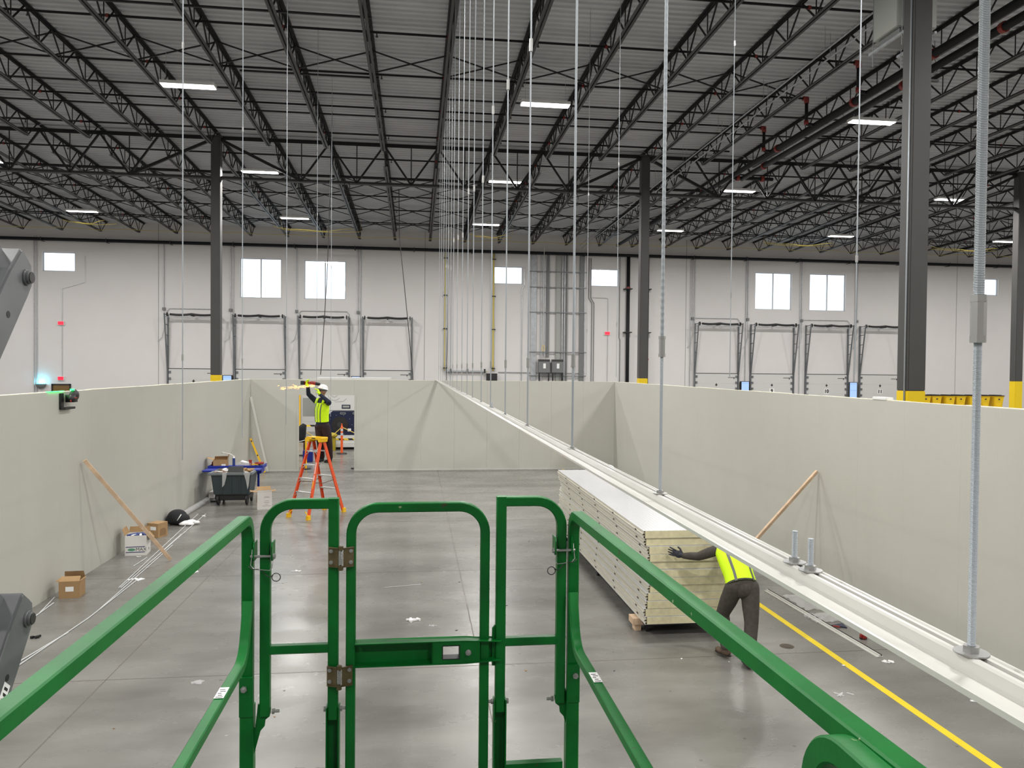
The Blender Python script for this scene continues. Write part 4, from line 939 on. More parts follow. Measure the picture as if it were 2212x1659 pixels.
for k in range(4): mb.prism([(-.022+.012*k, -.008), (-.016+.012*k, -.008), (-.016+.012*k, .008-.004*(k % 2)), (-.022+.012*k, .008)], h+Vector((.0006, 0, 0)), dv, nv, (.0003, 0, 0))
part(mb, 'label_print', 'black', lb)
# ------------------------------------------------------------------ stack of insulated panels on a dolly
random.seed(3)
M['skin_top'] = mat('panel_skin_top', (.60, .60, .61), .3, coat=.3)
SZ = .172; PT = .1005; SY0, SY1 = 9.5, 15.45; SW = 1.15
offs = [.015, .0, .02, .03, .055, .06, .055, .07, .045, .035, .0, -.02]
ords = ['bottom', 'second from the bottom', 'third from the bottom', 'fourth from the bottom', 'fifth from the bottom', 'sixth from the bottom', 'sixth from the top', 'fifth from the top', 'fourth from the top', 'third from the top', 'second from the top', 'top']
for i in range(12):
    x0 = 2.925+offs[i]; z0 = SZ+i*PT; z1 = z0+PT-.0015; dy = random.uniform(-.02, .02) if i < 11 else 0
    ya, yb = SY0+dy, SY1+dy+(.25 if i < 8 else 0)
    r = empty('insulated_panel', (x0+.57, ya, z0)); tag(r, 'long insulated wall panel, %s of the stack on the floor' % ords[i], 'wall panel', 'stacked insulated panels')
    mb = MB(); mb.bx(x0+.03, x0+SW-.02, ya, yb, z0+.004, z1-.004); part(mb, 'foam_core', 'cream', r)
    mb = MB()
    if i < 11: mb.bx(x0+.006, x0+SW, ya+.004, yb-.004, z1-.004, z1)
    else:
        q = [(x0+.006, z1-.004)]; xx = x0+.006
        while xx < x0+SW-.05: q += [(xx, z1), (xx+.040, z1), (xx+.043, z1-.0025), (xx+.049, z1-.0025)]; xx += .052
        q += [(x0+SW, z1), (x0+SW, z1-.004)]; mb.prism(q, (0, ya+.004, 0), (1, 0, 0), (0, 0, 1), (0, yb-ya-.008, 0))
    part(mb, 'top_skin', 'skin_top' if i == 11 else 'skin_w', r)
    mb = MB(); mb.bx(x0+.006, x0+SW, ya+.004, yb-.004, z0, z0+.004); part(mb, 'bottom_skin', 'skin_w', r)
    # rolled tongue-and-groove edge facing the room
    mb = MB(); pr = [(.03, .004), (.0, .004), (-.004, .012), (-.004, .026), (.012, .032), (.012, .040), (-.016, .046), (-.016, .062), (.012, .068), (.012, .076), (.0, .080), (.0, .0955), (.03, .0955)]
    n = len(pr); vs = []
    for yy in (ya+.003, yb-.003): vs += [(x0+a+.012, yy, z0+b) for a, b in pr]
    mb.add(vs, [(k, k+1, n+k+1, n+k) for k in range(n-1)]); part(mb, 'edge_profile', 'skin_e', r)
    mb = MB(); mb.box((0, 0, 0), (.004, .075, .020)); reps(mb, 'cam_lock_slot', 'black', r, [(x0-.0035-(x0+.57), .32+k*1.18, .054) for k in range(5)])
r = empty('panel_dolly', (3.5, 12.5, 0)); tag(r, 'low black dolly carrying the stack of insulated panels', 'dolly')
mb = MB(); mb.bx(2.98, 4.05, 9.6, 15.3, .12, .170); part(mb, 'frame', 'black', r)
for x in (3.05, 3.95):
    for y in (9.75, 12.5, 15.1): mb = MB(); mb.cyl((x-.02, y, .06), (x+.02, y, .06), .06, 18); part(mb, 'wheel', 'black', r, 'auto')
mb = MB(); mb.bx(2.86, 3.02, 9.75, 9.95, .085, .168).bx(2.90, 2.98, 9.78, 9.92, 0, .08); tag(mb.build('wood_block', 'wood'), 'small wood block under the front left corner of the panel stack', 'wood block')
# things lying on top behind the beam
mb = MB(); mb.tube([(3.9+.12*math.cos(a*.6), 15.2+.1*math.sin(a*.6), 1.385+.01+.002*a) for a in range(22)], .012, 6); tag(mb.build('coiled_hose', 'black', smooth=True), 'small black coil lying on the far end of the panel stack', 'hose')
# ------------------------------------------------------------------ ladder
ladder = empty('step_ladder', (-2.25, 18.27, 0), math.atan2(-.6, .8)); tag(ladder, 'orange twin step ladder with yellow top and yellow feet', 'ladder')
HT = 1.71
for sy in (-1, 1):
    for sx in (-1, 1):
        a = Vector((sx*.305, sy*.57, .03)); b = Vector((sx*.175, sy*.055, HT)); t = (b-a).normalized()
        mb = MB(); w_, d = .030, .075; up = Vector((sx, 0, 0))
        mb.bar(a, b, d, .006, up)
        for q in (-1, 1): mb.bar(a+Vector((-sx*.014, q*.035*1, 0)), b+Vector((-sx*.014, q*.035, 0)), .005, .028, up)
        rail = part(mb, 'rail', 'orange', ladder, local=True)
        mb = MB(); f = a+Vector((0, sy*.01, .02)); mb.box(f, (.06, .10, .10)); mb.box(f+Vector((0, 0, -.045)), (.07, .115, .02)); part(mb, 'foot', 'yel', ladder, local=True, bevel=.006)
        if sy < 0 and sx > 0:
            for z0, z1, mm in ((1.0, 1.25, 'paper'), (.85, .97, 'paper'), (.68, .84, 'yel'), (.36, .52, 'red')):
                mb = MB(); p0 = a+(b-a)*((z0-.03)/1.68); p1 = a+(b-a)*((z1-.03)/1.68); mb.bar(p0+Vector((.0, -.0385, 0)), p1+Vector((0, -.0385, 0)), .022, .001, (0, -1, 0)); part(mb, 'label', mm, rail, local=True)
    for k in range(1, 6):
        z = .305*k-.03; f = (z-.03)/1.68; y = sy*(.57-.515*f); hw = .305-.13*f-.02
        mb = MB(); mb.bx(-hw, hw, y-.04, y+.04, z, z+.006).bx(-hw, hw, y-sy*-.038, y-sy*-.034, z-.022, z).bx(-hw, hw, y-sy*.038, y-sy*.034, z-.022, z); part(mb, 'step', 'alu', ladder, local=True)
        if k in (3, 4, 5, 2, 1):
            for sx in (-1, 1): mb = MB(); mb.bar((sx*(hw-.09), y+sy*.03, z-.004), (sx*(hw+.014), y+sy*.055, z-.10), .012, .004, (0, 1, 0)); part(mb, 'step_brace', 'alu', ladder, local=True)
mb = MB(); mb.prism([(-.235, 1.79), (-.225, 1.815), (.225, 1.815), (.235, 1.79), (.215, 1.70), (.14, 1.70), (.12, 1.755), (-.12, 1.755), (-.14, 1.70), (-.215, 1.70)], (0, -.115, 0), (1, 0, 0), (0, 0, 1), (0, .23, 0))
cap = part(mb, 'top_cap', 'yel', ladder, local=True, bevel=.006)
mb = MB(); mb.ball((0, -.117, 1.785), (.07, .002, .012)); part(mb, 'badge', 'black', cap, local=True)
for sx in (-1, 1):
    mb = MB(); z = .80; mb.tube([(sx*.235, -.33, z), (sx*.2, 0, z-.05), (sx*.235, .33, z)], .008, 6); part(mb, 'spreader', mat('spreader_brown', (.12, .05, .02), .6), ladder, local=True)
# yellow foot arches between front feet
mb = MB(); mb.tube([(-.30, -.585, .03), (-.27, -.58, .12), (-.20, -.57, .17)], .014, 6); part(mb, 'foot_brace', 'yel', ladder, local=True)
mb = MB(); mb.tube([(.30, -.585, .03), (.27, -.58, .12), (.20, -.57, .17)], .014, 6); part(mb, 'foot_brace', 'yel', ladder, local=True)
# ------------------------------------------------------------------ props leaning on the partitions
def plank(a, b, lab, w_=.09, t=.04, m_='wood', nm='lumber_brace', up=(0, 1, 0)):
    a = Vector(a); b = Vector(b); mb = MB(); mb.bar(a, b, w_, t, up); mb.v = [tuple(v) for v in mb.v]
    c = (a+b)/2; o = mb.build(nm, m_, bevel=.003, loc=None); tag(o, lab, 'lumber brace' if m_ == 'wood' else 'trim strip'); return o
plank((-5.265, 13.10, 1.90), (-4.24, 14.08, .03), 'bare pine board braced against the left partition', w_=.04, t=.06, up=(.4, 0, .9))
plank((6.83, 12.36, 1.73), (4.95, 11.92, .04), 'bare pine board braced against the right partition', w_=.04, t=.06, up=(.4, 0, .9))
plank((-5.29, 25.83, 2.45), (-4.72, 25.68, .03), 'long white metal strip leaning in the far left corner', w_=.03, t=.07, m_='tbar', nm='metal_strip', up=(1, 0, .2))
lv = empty('spirit_level', (-4.76, 25.55, 0)); tag(lv, 'long yellow spirit level leaning in the far left corner', 'spirit level')
a, b = Vector((-5.28, 25.76, 1.10)), Vector((-4.79, 25.55, .02)); d = (b-a)
mb = MB(); mb.bar(a, b, .03, .06, (1, 0, .3)); part(mb, 'body', 'yel', lv, bevel=.004)
for f in (.08, .5, .9):
    mb = MB(); c = a+d*f; mb.bar(c-d*.02+Vector((0, -.003, 0)), c+d*.02+Vector((0, -.003, 0)), .031, .035, (1, 0, .3)); part(mb, 'vial_window', 'black', lv)
# ------------------------------------------------------------------ boxes
def box_obj(name, x, y, w_, d, h, rz, m_, lab, flaps=(), label=None, closed=False, inside='cardin'):
    r = empty(name, (x, y, 0), rz); tag(r, lab, 'box'); t = .006
    mb = MB(); mb.bx(-w_/2, w_/2, -d/2, -d/2+t, 0, h).bx(-w_/2, w_/2, d/2-t, d/2, 0, h).bx(-w_/2, -w_/2+t, -d/2+t, d/2-t, 0, h).bx(w_/2-t, w_/2, -d/2+t, d/2-t, 0, h).bx(-w_/2+t, w_/2-t, -d/2+t, d/2-t, .001, t)
    if closed: mb.bx(-w_/2, w_/2, -d/2, d/2, h, h+.005)
    part(mb, 'carton', m_, r, local=True)
    for side, ang, ln in flaps:
        c, s_ = math.cos(ang)*ln, math.sin(ang)*ln; mb = MB()
        if side == 'L': q = [(-w_/2, -d/2, h), (-w_/2, d/2, h), (-w_/2-c, d/2-.01, h+s_), (-w_/2-c, -d/2+.01, h+s_)]; n = (.004, 0, .004)
        if side == 'R': q = [(w_/2, -d/2, h), (w_/2, d/2, h), (w_/2+c, d/2-.01, h+s_), (w_/2+c, -d/2+.01, h+s_)]; n = (-.004, 0, .004)
        if side == 'F': q = [(-w_/2, -d/2, h), (w_/2, -d/2, h), (w_/2-.01, -d/2-c, h+s_), (-w_/2+.01, -d/2-c, h+s_)]; n = (0, .004, .004)
        if side == 'B': q = [(-w_/2, d/2, h), (w_/2, d/2, h), (w_/2-.01, d/2+c, h+s_), (-w_/2+.01, d/2+c, h+s_)]; n = (0, -.004, .004)
        N = Vector(n); vs = [Vector(v) for v in q]+[Vector(v)+N for v in q]
        mb.add(vs, [(0, 1, 2, 3), (7, 6, 5, 4), (0, 4, 5, 1), (1, 5, 6, 2), (2, 6, 7, 3), (3, 7, 4, 0)]); part(mb, 'flap', 'card', r, local=True)
    if label: mb = MB(); mb.bx(label[0], label[1], -d/2-.001, -d/2, label[2], label[3]); part(mb, 'shipping_label', 'paper', r, local=True)
    return r
b1 = box_obj('cardboard_box', -5.03, 12.08, .28, .25, .25, .08, 'card', 'open brown cardboard box alone by the left partition', (('L', .1, .05), ('B', 1.9, .10), ('R', .2, .02), ('F', 2.6, .10)), (-.05, .06, .10, .17))
b2 = box_obj('white_box', -5.0, 14.72, .36, .34, .36, .12, 'cardw', 'open white printed cardboard box by the left partition', (('L', 1.2, .13), ('B', 1.3, .1), ('R', -.9, .12)))
mb = MB()
for z in (.055, .15): mb.bx(-.165, .155, -.1712, -.170, z, z+.014)
part(mb, 'blue_stripe', mat('print_blue', (.02, .03, .14), .7), b2, local=True)
mb = MB(); put_text(mb, 'MAX', .085, (.09, -.1712, .108), (1, 0, 0), (0, 0, 1), thick=.0006); part(mb, 'lettering', 'black', b2, local=True)
mb = MB(); mb.ball((-.07, -.1705, .108), (.065, .001, .026)); part(mb, 'logo', mat('print_green', (.10, .28, .18), .7), b2, local=True)
mb = MB()
for z, s in ((.24, 1), (.10, -1)): mb.prism([(-.03, 0), (.03, 0), (0, .05*s)], (.1803, .02, z), (0, 1, 0), (0, 0, 1), (.0008, 0, 0))
part(mb, 'arrow_print', 'black', b2, local=True)
mb = MB()
for k in range(6): mb.box((-.12+.045*k, -.05+.02*(k % 3), .34+.01*(k % 2)), (.04, .22, .04), Matrix.Rotation(.3*(k-3), 3, 'Z'), m=k % 2)
o = mb.build('packets', ['paper', 'bluec']); o.location = (-5.0, 14.72, 0); tag(o, 'blue and white packets filling the white box', 'packets', kind='stuff')
b3 = box_obj('cardboard_box', -5.12, 16.17, .26, .28, .28, -.37, 'card', 'closed brown cardboard box with an arched cut-out behind the white box', closed=True)
mb = MB(); arcp = [(-.09, 0), (.09, 0)]+[(.09*math.cos(a), .10+.05*math.sin(a)) for a in [PI*k/8 for k in range(9)]]
mb.prism([(a, z+.03) for a, z in arcp], (.1302, 0, 0), (0, 1, 0), (0, 0, 1), (.001, 0, 0)); part(mb, 'cut_out', 'cardin', b3, local=True)
mb = MB(); mb.bx(-.09, .08, -.1415, -.1405, .15, .22); part(mb, 'tape_strip', 'paper', b3, local=True)
b4 = box_obj('white_box', -3.60, 19.15, .34, .26, .42, .25, 'cardw', 'tall open white printed box on the floor right of the grey cart', (('L', .1, .16), ('B', .6, .14), ('R', .15, .1), ('F', .35, .0)))
mb = MB()
for k, (z, w2) in enumerate(((.30, .10), (.28, .14), (.20, .10), (.16, .12), (.12, .08), (.08, .20))): mb.bx(.02-w2/2+.03, .02+w2/2+.03, -.1312, -.130, z, z+.006)
part(mb, 'print', 'greybox', b4, local=True)
mb = MB(); mb.bx(-.171, -.170, -.12, .12, .14, .33); part(mb, 'brown_side', 'card', b4, local=True)
# ------------------------------------------------------------------ cart with blue work top
cart = empty('utility_cart', (-4.48, 19.95, 0), 0); tag(cart, 'slate grey wheeled cart with blue plastic work top by the left partition', 'cart')
mb = MB(); mb.add([(-4.90, 19.63, .26), (-4.06, 19.63, .26), (-4.06, 20.3, .26), (-4.90, 20.3, .26), (-4.95, 19.55, .78), (-4.0, 19.55, .78), (-4.0, 20.4, .78), (-4.95, 20.4, .78)], [(3, 2, 1, 0), (0, 1, 5, 4), (1, 2, 6, 5), (2, 3, 7, 6), (3, 0, 4, 7)])
part(mb, 'bin', 'binb', cart, bevel=.02)
mb = MB()
for x in (-4.7, -4.48, -4.26): mb.box((x, 19.583, .52), (.04, .02, .46), Matrix.Rotation(.155, 3, 'X'))
part(mb, 'rib', 'binb', cart)
mb = MB(); mb.bx(-5.0, -3.96, 19.50, 19.58, .76, .82).bx(-5.0, -3.96, 20.36, 20.44, .76, .82).bx(-5.0, -4.92, 19.58, 20.36, .76, .82).bx(-4.04, -3.96, 19.58, 20.36, .76, .82); part(mb, 'rim', 'rimg', cart, bevel=.01)
mb = MB(); mb.bx(-4.88, -4.08, 19.66, 20.3, .12, .26); part(mb, 'base', 'black', cart, bevel=.02)
for x in (-4.80, -4.12):
    for y, rr in ((19.72, .14), (20.25, .08)): mb = MB(); mb.cyl((x-.025, y, rr), (x+.025, y, rr), rr, 20); part(mb, 'wheel', 'black', cart, 'auto', bevel=.01)
mb = MB(); mb.cyl((-4.85, 19.72, .14), (-4.775, 19.72, .14), .05, 14); part(mb, 'wheel_hub', 'rimg', cart, 'auto')
M['blue2'] = M['blue']
SAVED = set(COL.objects)
mb = MB(); mb.bx(-5.25, -3.88, 20.42, 21.0, .86, .90).bx(-5.25, -3.88, 20.42, 20.46, .90, .95).bx(-5.25, -5.21, 20.46, 21.0, .90, .95).bx(-3.92, -3.88, 20.46, 21.0, .90, .95).bx(-5.2, -4.95, 20.46, 20.9, .74, .86).bx(-4.2, -3.92, 20.46, 20.9, .74, .86).bx(-5.25, -4.95, 19.9, 20.42, .86, .90).bx(-4.05, -3.88, 20.0, 20.42, .86, .90)
part(mb, 'work_top', 'blue', cart, bevel=.01)
mb = MB(); mb.bx(-5.1, -5.05, 20.6, 20.65, .07, .87).bx(-4.05, -4.0, 20.6, 20.65, .07, .87); part(mb, 'top_leg', 'blue', cart)
def small(mb, nm, m_, lab, cat, smooth=False, bevel=0, grp=None, kind=None): return tag(mb.build(nm, m_, None, smooth, bevel), lab, cat, grp, kind)
cb = box_obj('cardboard_box', -4.96, 20.60, .34, .3, .20, .12, 'card', 'open brown cardboard box standing on the blue work top', (('L', .3, .16), ('B', 2.2, .08), ('R', 1.35, .14)), (.03, .13, .04, .09)); cb.location.z = .90
mb = MB(); mb.cyl((0, 0, 0), (0, 0, .24), .035, 16); ct = empty('caulk_tube', (-4.62, 20.52, .90)); part(mb, 'tube', 'bluec', ct, 'auto', local=True); tag(ct, 'upright dark blue sealant tube on the blue work top', 'sealant tube')
mb = MB(); mb.cyl((0, 0, .24), (0, 0, .30), .03, 12, .006).cyl((0, 0, .0), (0, 0, .02), .036, 16); part(mb, 'nozzle', 'white', ct, 'auto', local=True)
mb = MB(); mb.tube([(-4.64, 20.55, 1.19), (-4.72, 20.6, 1.23), (-4.95, 20.7, 1.27), (-4.97, 20.7, 1.24)], .012, 6); small(mb, 'bent_wand', 'white', 'white bent plastic wand above the brown box', 'wand', True)
mb = MB(); mb.ball((-5.14, 20.75, .97), (.09, .09, .09)); mb.cyl((-5.14, 20.75, .90), (-5.14, 20.75, 1.05), .07, 12, .04); small(mb, 'red_can', 'redtool', 'dark red can on the left end of the blue work top', 'can', True)
r = empty('parts_tray', (-4.35, 20.7, .90)); tag(r, 'clear plastic parts bin with white and pink items on the work top', 'parts bin')
mb = MB(); mb.bx(-4.54, -4.2, 20.5, 20.9, .90, 1.0); part(mb, 'bin', 'film', r)
mb = MB(); mb.box((-4.38, 20.7, 1.01), (.2, .2, .03), Matrix.Rotation(.3, 3, 'Y')).box((-4.3, 20.6, .98), (.1, .1, .1)); part(mb, 'contents', 'paper', r, bevel=.01)
mb = MB(); mb.cyl((-4.23, 20.62, 1.0), (-4.23, 20.62, 1.08), .04, 12).cyl((-4.23, 20.62, .9), (-4.23, 20.62, 1.0), .045, 12); small(mb, 'red_capped_jar', 'redtool', 'small jar with red cap on the work top', 'jar', 'auto')
r = empty('cordless_drill', (-4.02, 20.72, .90)); tag(r, 'dark red and black power tool lying at the right of the work top', 'power tool')
mb = MB(); mb.limb([(-4.12, 20.7, .96), (-3.98, 20.74, .97), (-3.94, 20.76, .98)], [.04, .05, .03]); part(mb, 'body', 'redtool', r, True)
mb = MB(); mb.limb([(-4.0, 20.66, .93), (-3.95, 20.6, .93)], [.03, .03]); mb.bx(-3.98, -3.9, 20.54, 20.62, .90, .96); part(mb, 'grip', 'black', r, True)
mb = MB(); mb.bx(-4.18, -4.02, 20.52, 20.56, .955, .975).bx(-4.2, -4.1, 20.6, 20.63, .955, .975); small(mb, 'hand_tools', 'yel', 'yellow handled hand tools on the work top', 'hand tools')
for o in list(COL.objects):
    if o not in SAVED and o.parent is None: o.location.z -= .07
for o in cart.children:
    if o.name.startswith(('work_top', 'top_leg')): o.location.z -= .07
# rubbish in the bin
mb = MB(); random.seed(11)
for k in range(46):
    c = (random.uniform(-4.85, -4.1), random.uniform(19.65, 20.3), random.uniform(.74, .84)); mb.box(c, (random.uniform(.06, .2), random.uniform(.06, .2), random.uniform(.01, .05)), Matrix.Rotation(random.uniform(0, 3), 3, 'Z') @ Matrix.Rotation(random.uniform(-.7, .7), 3, 'X'), m=random.choice((0, 0, 1, 2)))
small(mb, 'rubbish', ['card', 'paper', mat('pinkish_scrap', (.45, .28, .22), .8)], 'cardboard and plastic scraps filling the grey cart', 'rubbish', kind='stuff')
mb = MB(); mb.box((-4.37, 19.62, .88), (.36, .03, .16), Matrix.Rotation(-.5, 3, 'X')); mb.box((-4.37, 19.72, .94), (.30, .14, .01)); r = small(mb, 'blade_pack', 'black', 'black packaging card stuck in the top of the cart', 'packaging')
mb = MB(); mb.prism([(0, 0), (.10, .02), (.10, -.10), (.05, -.30), (.0, -.36)], (-4.66, 19.485, .83), (1, 0, 0), (0, 0, 1), (0, -.004, 0)); small(mb, 'hanging_film', 'film', 'clear plastic film hanging over the left of the cart rim', 'plastic film')
mb = MB(); mb.prism([(0, 0), (.16, .0), (.13, -.30), (.10, -.42), (.06, -.2)], (-4.16, 19.485, .83), (1, 0, 0), (0, 0, 1), (0, -.004, 0)); small(mb, 'hanging_film', 'film', 'clear plastic film hanging over the right of the cart rim', 'plastic film')
mb = MB(); mb.cyl((-4.42, 20.3, .92), (-4.42, 20.3, .96), .06, 16)
# white plastic sleeve and other things along the left wall
mb = MB(); mb.tube([(-5.2, 17.75, .07), (-5.19, 18.8, .07), (-5.17, 20.1, .07)], .065, 12); small(mb, 'plastic_tube', 'film', 'long translucent plastic sleeve lying at the foot of the left partition', 'plastic sleeve', 'auto')
mb = MB(); mb.box((-5.2, 21.0, .1), (.12, .8, .16)); small(mb, 'trim_carton', 'cardw', 'white carton lying behind the grey cart', 'box')
mb = MB(); mb.box((-5.0, 20.2, .02), (.22, .10, .03)); small(mb, 'black_case', 'black', 'small flat black case on the floor beside the cart wheel', 'case', bevel=.006)
def lump(c, rs, n, seed, sc=1.):
    random.seed(seed); mb = MB()
    for k in range(n): mb.ball((c[0]+random.uniform(-.7, .7)*rs[0], c[1]+random.uniform(-.7, .7)*rs[1], c[2]+random.uniform(-.4, .4)*rs[2]), tuple(max(.015, r_*random.uniform(.35, .6)) for r_ in rs))
    return mb
bag = empty('backpack', (-5.08, 17.35, 0)); tag(bag, 'black backpack with a white strap mark by the left partition', 'bag')
mb = MB(); mb.ball((-5.1, 17.4, .15), (.21, .22, .17)).ball((-5.02, 17.35, .12), (.2, .2, .13)).ball((-5.17, 17.4, .10), (.16, .2, .11)); mb.v = [(a, b, max(c, .002)) for a, b, c in mb.v]; remeshed(mb, 'bag_body', 'blackc', bag, .02, 4)
mb = MB(); mb.tube([(-5.03, 17.155, .12), (-4.99, 17.145, .18), (-4.95, 17.17, .25)], .010, 6); part(mb, 'strap', 'paper', bag, True)
mb = lump((-4.8, 17.25, .06), (.16, .12, .07), 12, 5); mb.v = [(a, b, max(c, .002)) for a, b, c in mb.v]; r = empty('white_cloth', (-4.8, 17.25, 0)); tag(r, 'crumpled white cloth beside the black backpack', 'cloth'); remeshed(mb, 'cloth', 'paper', r, .015, 3)
# rods lying on the floor at left
M['rodw'] = mat('pale_rod', (.55, .56, .56), .4)
def frod(a, b, lab, r_=.008):
    mb = MB(); mb.cyl((*a, r_+.001), (*b, r_+.001), r_, 6); return tag(mb.build('loose_rod', 'rodw', smooth='auto'), lab, 'rod', 'rods on the floor')
frod((-4.50, 12.42), (-4.96, 18.5), 'long thin metal rod on the floor left, leftmost of the bundle')
frod((-4.47, 12.42), (-4.79, 18.5), 'long thin metal rod on the floor left, middle of the bundle')
frod((-4.36, 11.2), (-4.57, 15.3), 'metal rod lying on the floor between box and wooden brace')
frod((-4.56, 14.2), (-4.70, 16.3), 'short metal rod crossing the bundle on the floor')
frod((-4.36, 11.0), (-4.46, 9.1), 'metal rod on the floor ending near the grey linkage, upper')
frod((-4.38, 10.4), (-4.54, 9.1), 'metal rod on the floor ending near the grey linkage, lower')
frod((-4.36, 10.9), (-4.38, 12.9), 'metal rod lying alone behind the left green rail')
frod((-4.74, 13.75), (-4.72, 14.35), 'short white stick beside the printed white box')
frod((-5.24, 12.0), (-5.10, 11.2), 'short rod on the floor left of the lone brown box')
frod((-5.13, 11.72), (-5.10, 11.1), 'second short rod left of the lone brown box')
frod((-.454, 12.07), (.113, 12.20), 'thin dark rod lying alone in mid-floor', .005)
# debris
random.seed(21)
def scrap(x, y, sx, sy, lab, m_='paper', h=.01, seed=1):
    random.seed(seed); mb = MB()
    for k in range(5): mb.box((x+random.uniform(-.4, .4)*sx, y+random.uniform(-.4, .4)*sy, h/2+.001), (sx*random.uniform(.3, .6), sy*random.uniform(.3, .6), h*random.uniform(.5, 1)), Matrix.Rotation(random.uniform(0, 3), 3, 'Z'))
    return small(mb, 'floor_scrap', m_, lab, 'scrap')
scrap(-.02, 10.45, .24, .05, 'crumpled white tape strip on the floor seen through the gate', seed=2, h=.03)
scrap(.26, 10.22, .12, .03, 'small pale shaving on the floor right of the white tape', 'film', seed=3)
scrap(-4.71, 10.26, .10, .06, 'small black clip on the floor at left', 'black', .03, seed=4)
scrap(-2.30, 8.62, .12, .10, 'clear plastic scrap on the floor at lower left', 'film', seed=5)
scrap(-4.40, 12.9, .25, .10, 'white scrap under the loose rods at left', seed=6)
scrap(-3.6, 13.3, .12, .15, 'white scrap beneath the left green rail', seed=7)
scrap(-4.75, 18.2, .05, .10, 'tiny white scrap near the black backpack', seed=8, h=.03)
scrap(-1.95, 13.2, .16, .05, 'pale scrap in front of the ladder feet', seed=9)
scrap(-4.92, 14.45, .10, .03, 'thin white scrap at the foot of the printed box', seed=10)
scrap(5.0, 8.35, .05, .03, 'tiny white scrap beside the yellow line', seed=12)
scrap(4.55, 7.6, .20, .03, 'curled clear strip on the floor left of the yellow line', 'film', seed=13)
scrap(5.6, 8.42, .16, .06, 'white offcut at the end of the floor strip', seed=14)
scrap(5.85, 7.32, .22, .08, 'white offcut under the white beam at lower right', seed=15)
for k in range(26):
    a = random.Random(100+k); x, y = a.uniform(-3.2, 4.5), a.uniform(6.8, 16)
    if abs(x-3.5) < .9 and y > 9: x -= 3
    mb = MB(); mb.box((x, y, .003), (a.uniform(.012, .03), a.uniform(.01, .025), .004), Matrix.Rotation(a.uniform(0, 3), 3, 'Z')); tag(mb.build('floor_speck', random.choice(['black', 'cardin', 'paper'])), 'tiny speck lying on the concrete floor', 'speck', 'tiny specks on the floor')
# yellow floor line, drain
mb = MB(); mb.bx(5.005, 5.095, 2.0, 25.9, 0, .0015); small(mb, 'floor_line', 'yellowl', 'straight yellow line painted on the floor at right', 'floor line')
mb = MB(); mb.cyl((4.63, 9.03, 0), (4.63, 9.03, .003), .085, 24).cyl((4.63, 9.03, .003), (4.63, 9.03, .005), .05, 20); small(mb, 'floor_drain', mat('bronze', (.05, .035, .02), .5), 'round bronze floor cover left of the yellow line', 'floor cover', 'auto')
# right side: white strips, film, square, tape measure
r = empty('metal_strip', (5.53, 10, 0)); tag(r, 'long white T-shaped metal strip lying on the floor at right', 'trim strip')
mb = MB(); mb.bar((5.47, 11.35, .006), (5.575, 8.56, .006), .085, .010).bar((5.47, 11.35, .02), (5.575, 8.56, .02), .022, .022); part(mb, 'strip', 'tbar', r)
mb = MB(); mb.bar((5.498, 11.36, .022), (5.603, 8.57, .022), .006, .020); part(mb, 'rib_shadow_strip', 'slot', r)  # dark bar put in as the shadow beside the raised rib
def film(x, y, sx, sy, lab, seed):
    rd = random.Random(seed); n = 12; vs = []; fs = []; mb = MB()
    for j in range(n):
        for i in range(n):
            u, v = i/(n-1)-.5, j/(n-1)-.5; e = 1-max(abs(u), abs(v))*1.2
            vs.append((x+u*sx+rd.uniform(-.03, .03)*sx, y+v*sy+rd.uniform(-.04, .04)*sy, .004+max(0, rd.uniform(0, .07)*max(e, .2))))
    fs = [(j*n+i, j*n+i+1, (j+1)*n+i+1, (j+1)*n+i) for j in range(n-1) for i in range(n-1)]
    mb.add(vs, fs); return small(mb, 'plastic_film', 'film', lab, 'plastic film', True)
film(5.95, 10.7, .75, .7, 'crumpled clear plastic sheet on the floor, farther one', 4); film(5.72, 10.0, .55, .35, 'crumpled clear plastic sheet on the floor, nearer one', 9)
r = empty('speed_square', (5.66, 9.68, 0)); tag(r, 'dark blue triangular square tool on the floor beside the white strip', 'square tool')
mb = MB(); mb.prism([(0, 0), (.20, .06), (.16, -.12)], (5.60, 9.70, .002), (1, 0, 0), (0, 1, 0), (0, 0, .012)); part(mb, 'plate', 'navyp', r)
mb = MB(); mb.box((5.63, 9.62, .02), (.09, .03, .012), Matrix.Rotation(-.6, 3, 'Z')); part(mb, 'marker', 'redtool', r)
r = empty('tape_measure', (5.74, 9.17, 0)); tag(r, 'red and black tape measure on the floor at right', 'tape measure')
mb = MB(); mb.bx(5.70, 5.78, 9.14, 9.21, .002, .075); part(mb, 'case', 'redtool', r, bevel=.015)
mb = MB(); mb.bx(5.695, 5.785, 9.155, 9.195, .0, .03); part(mb, 'bumper', 'black', r, bevel=.006)
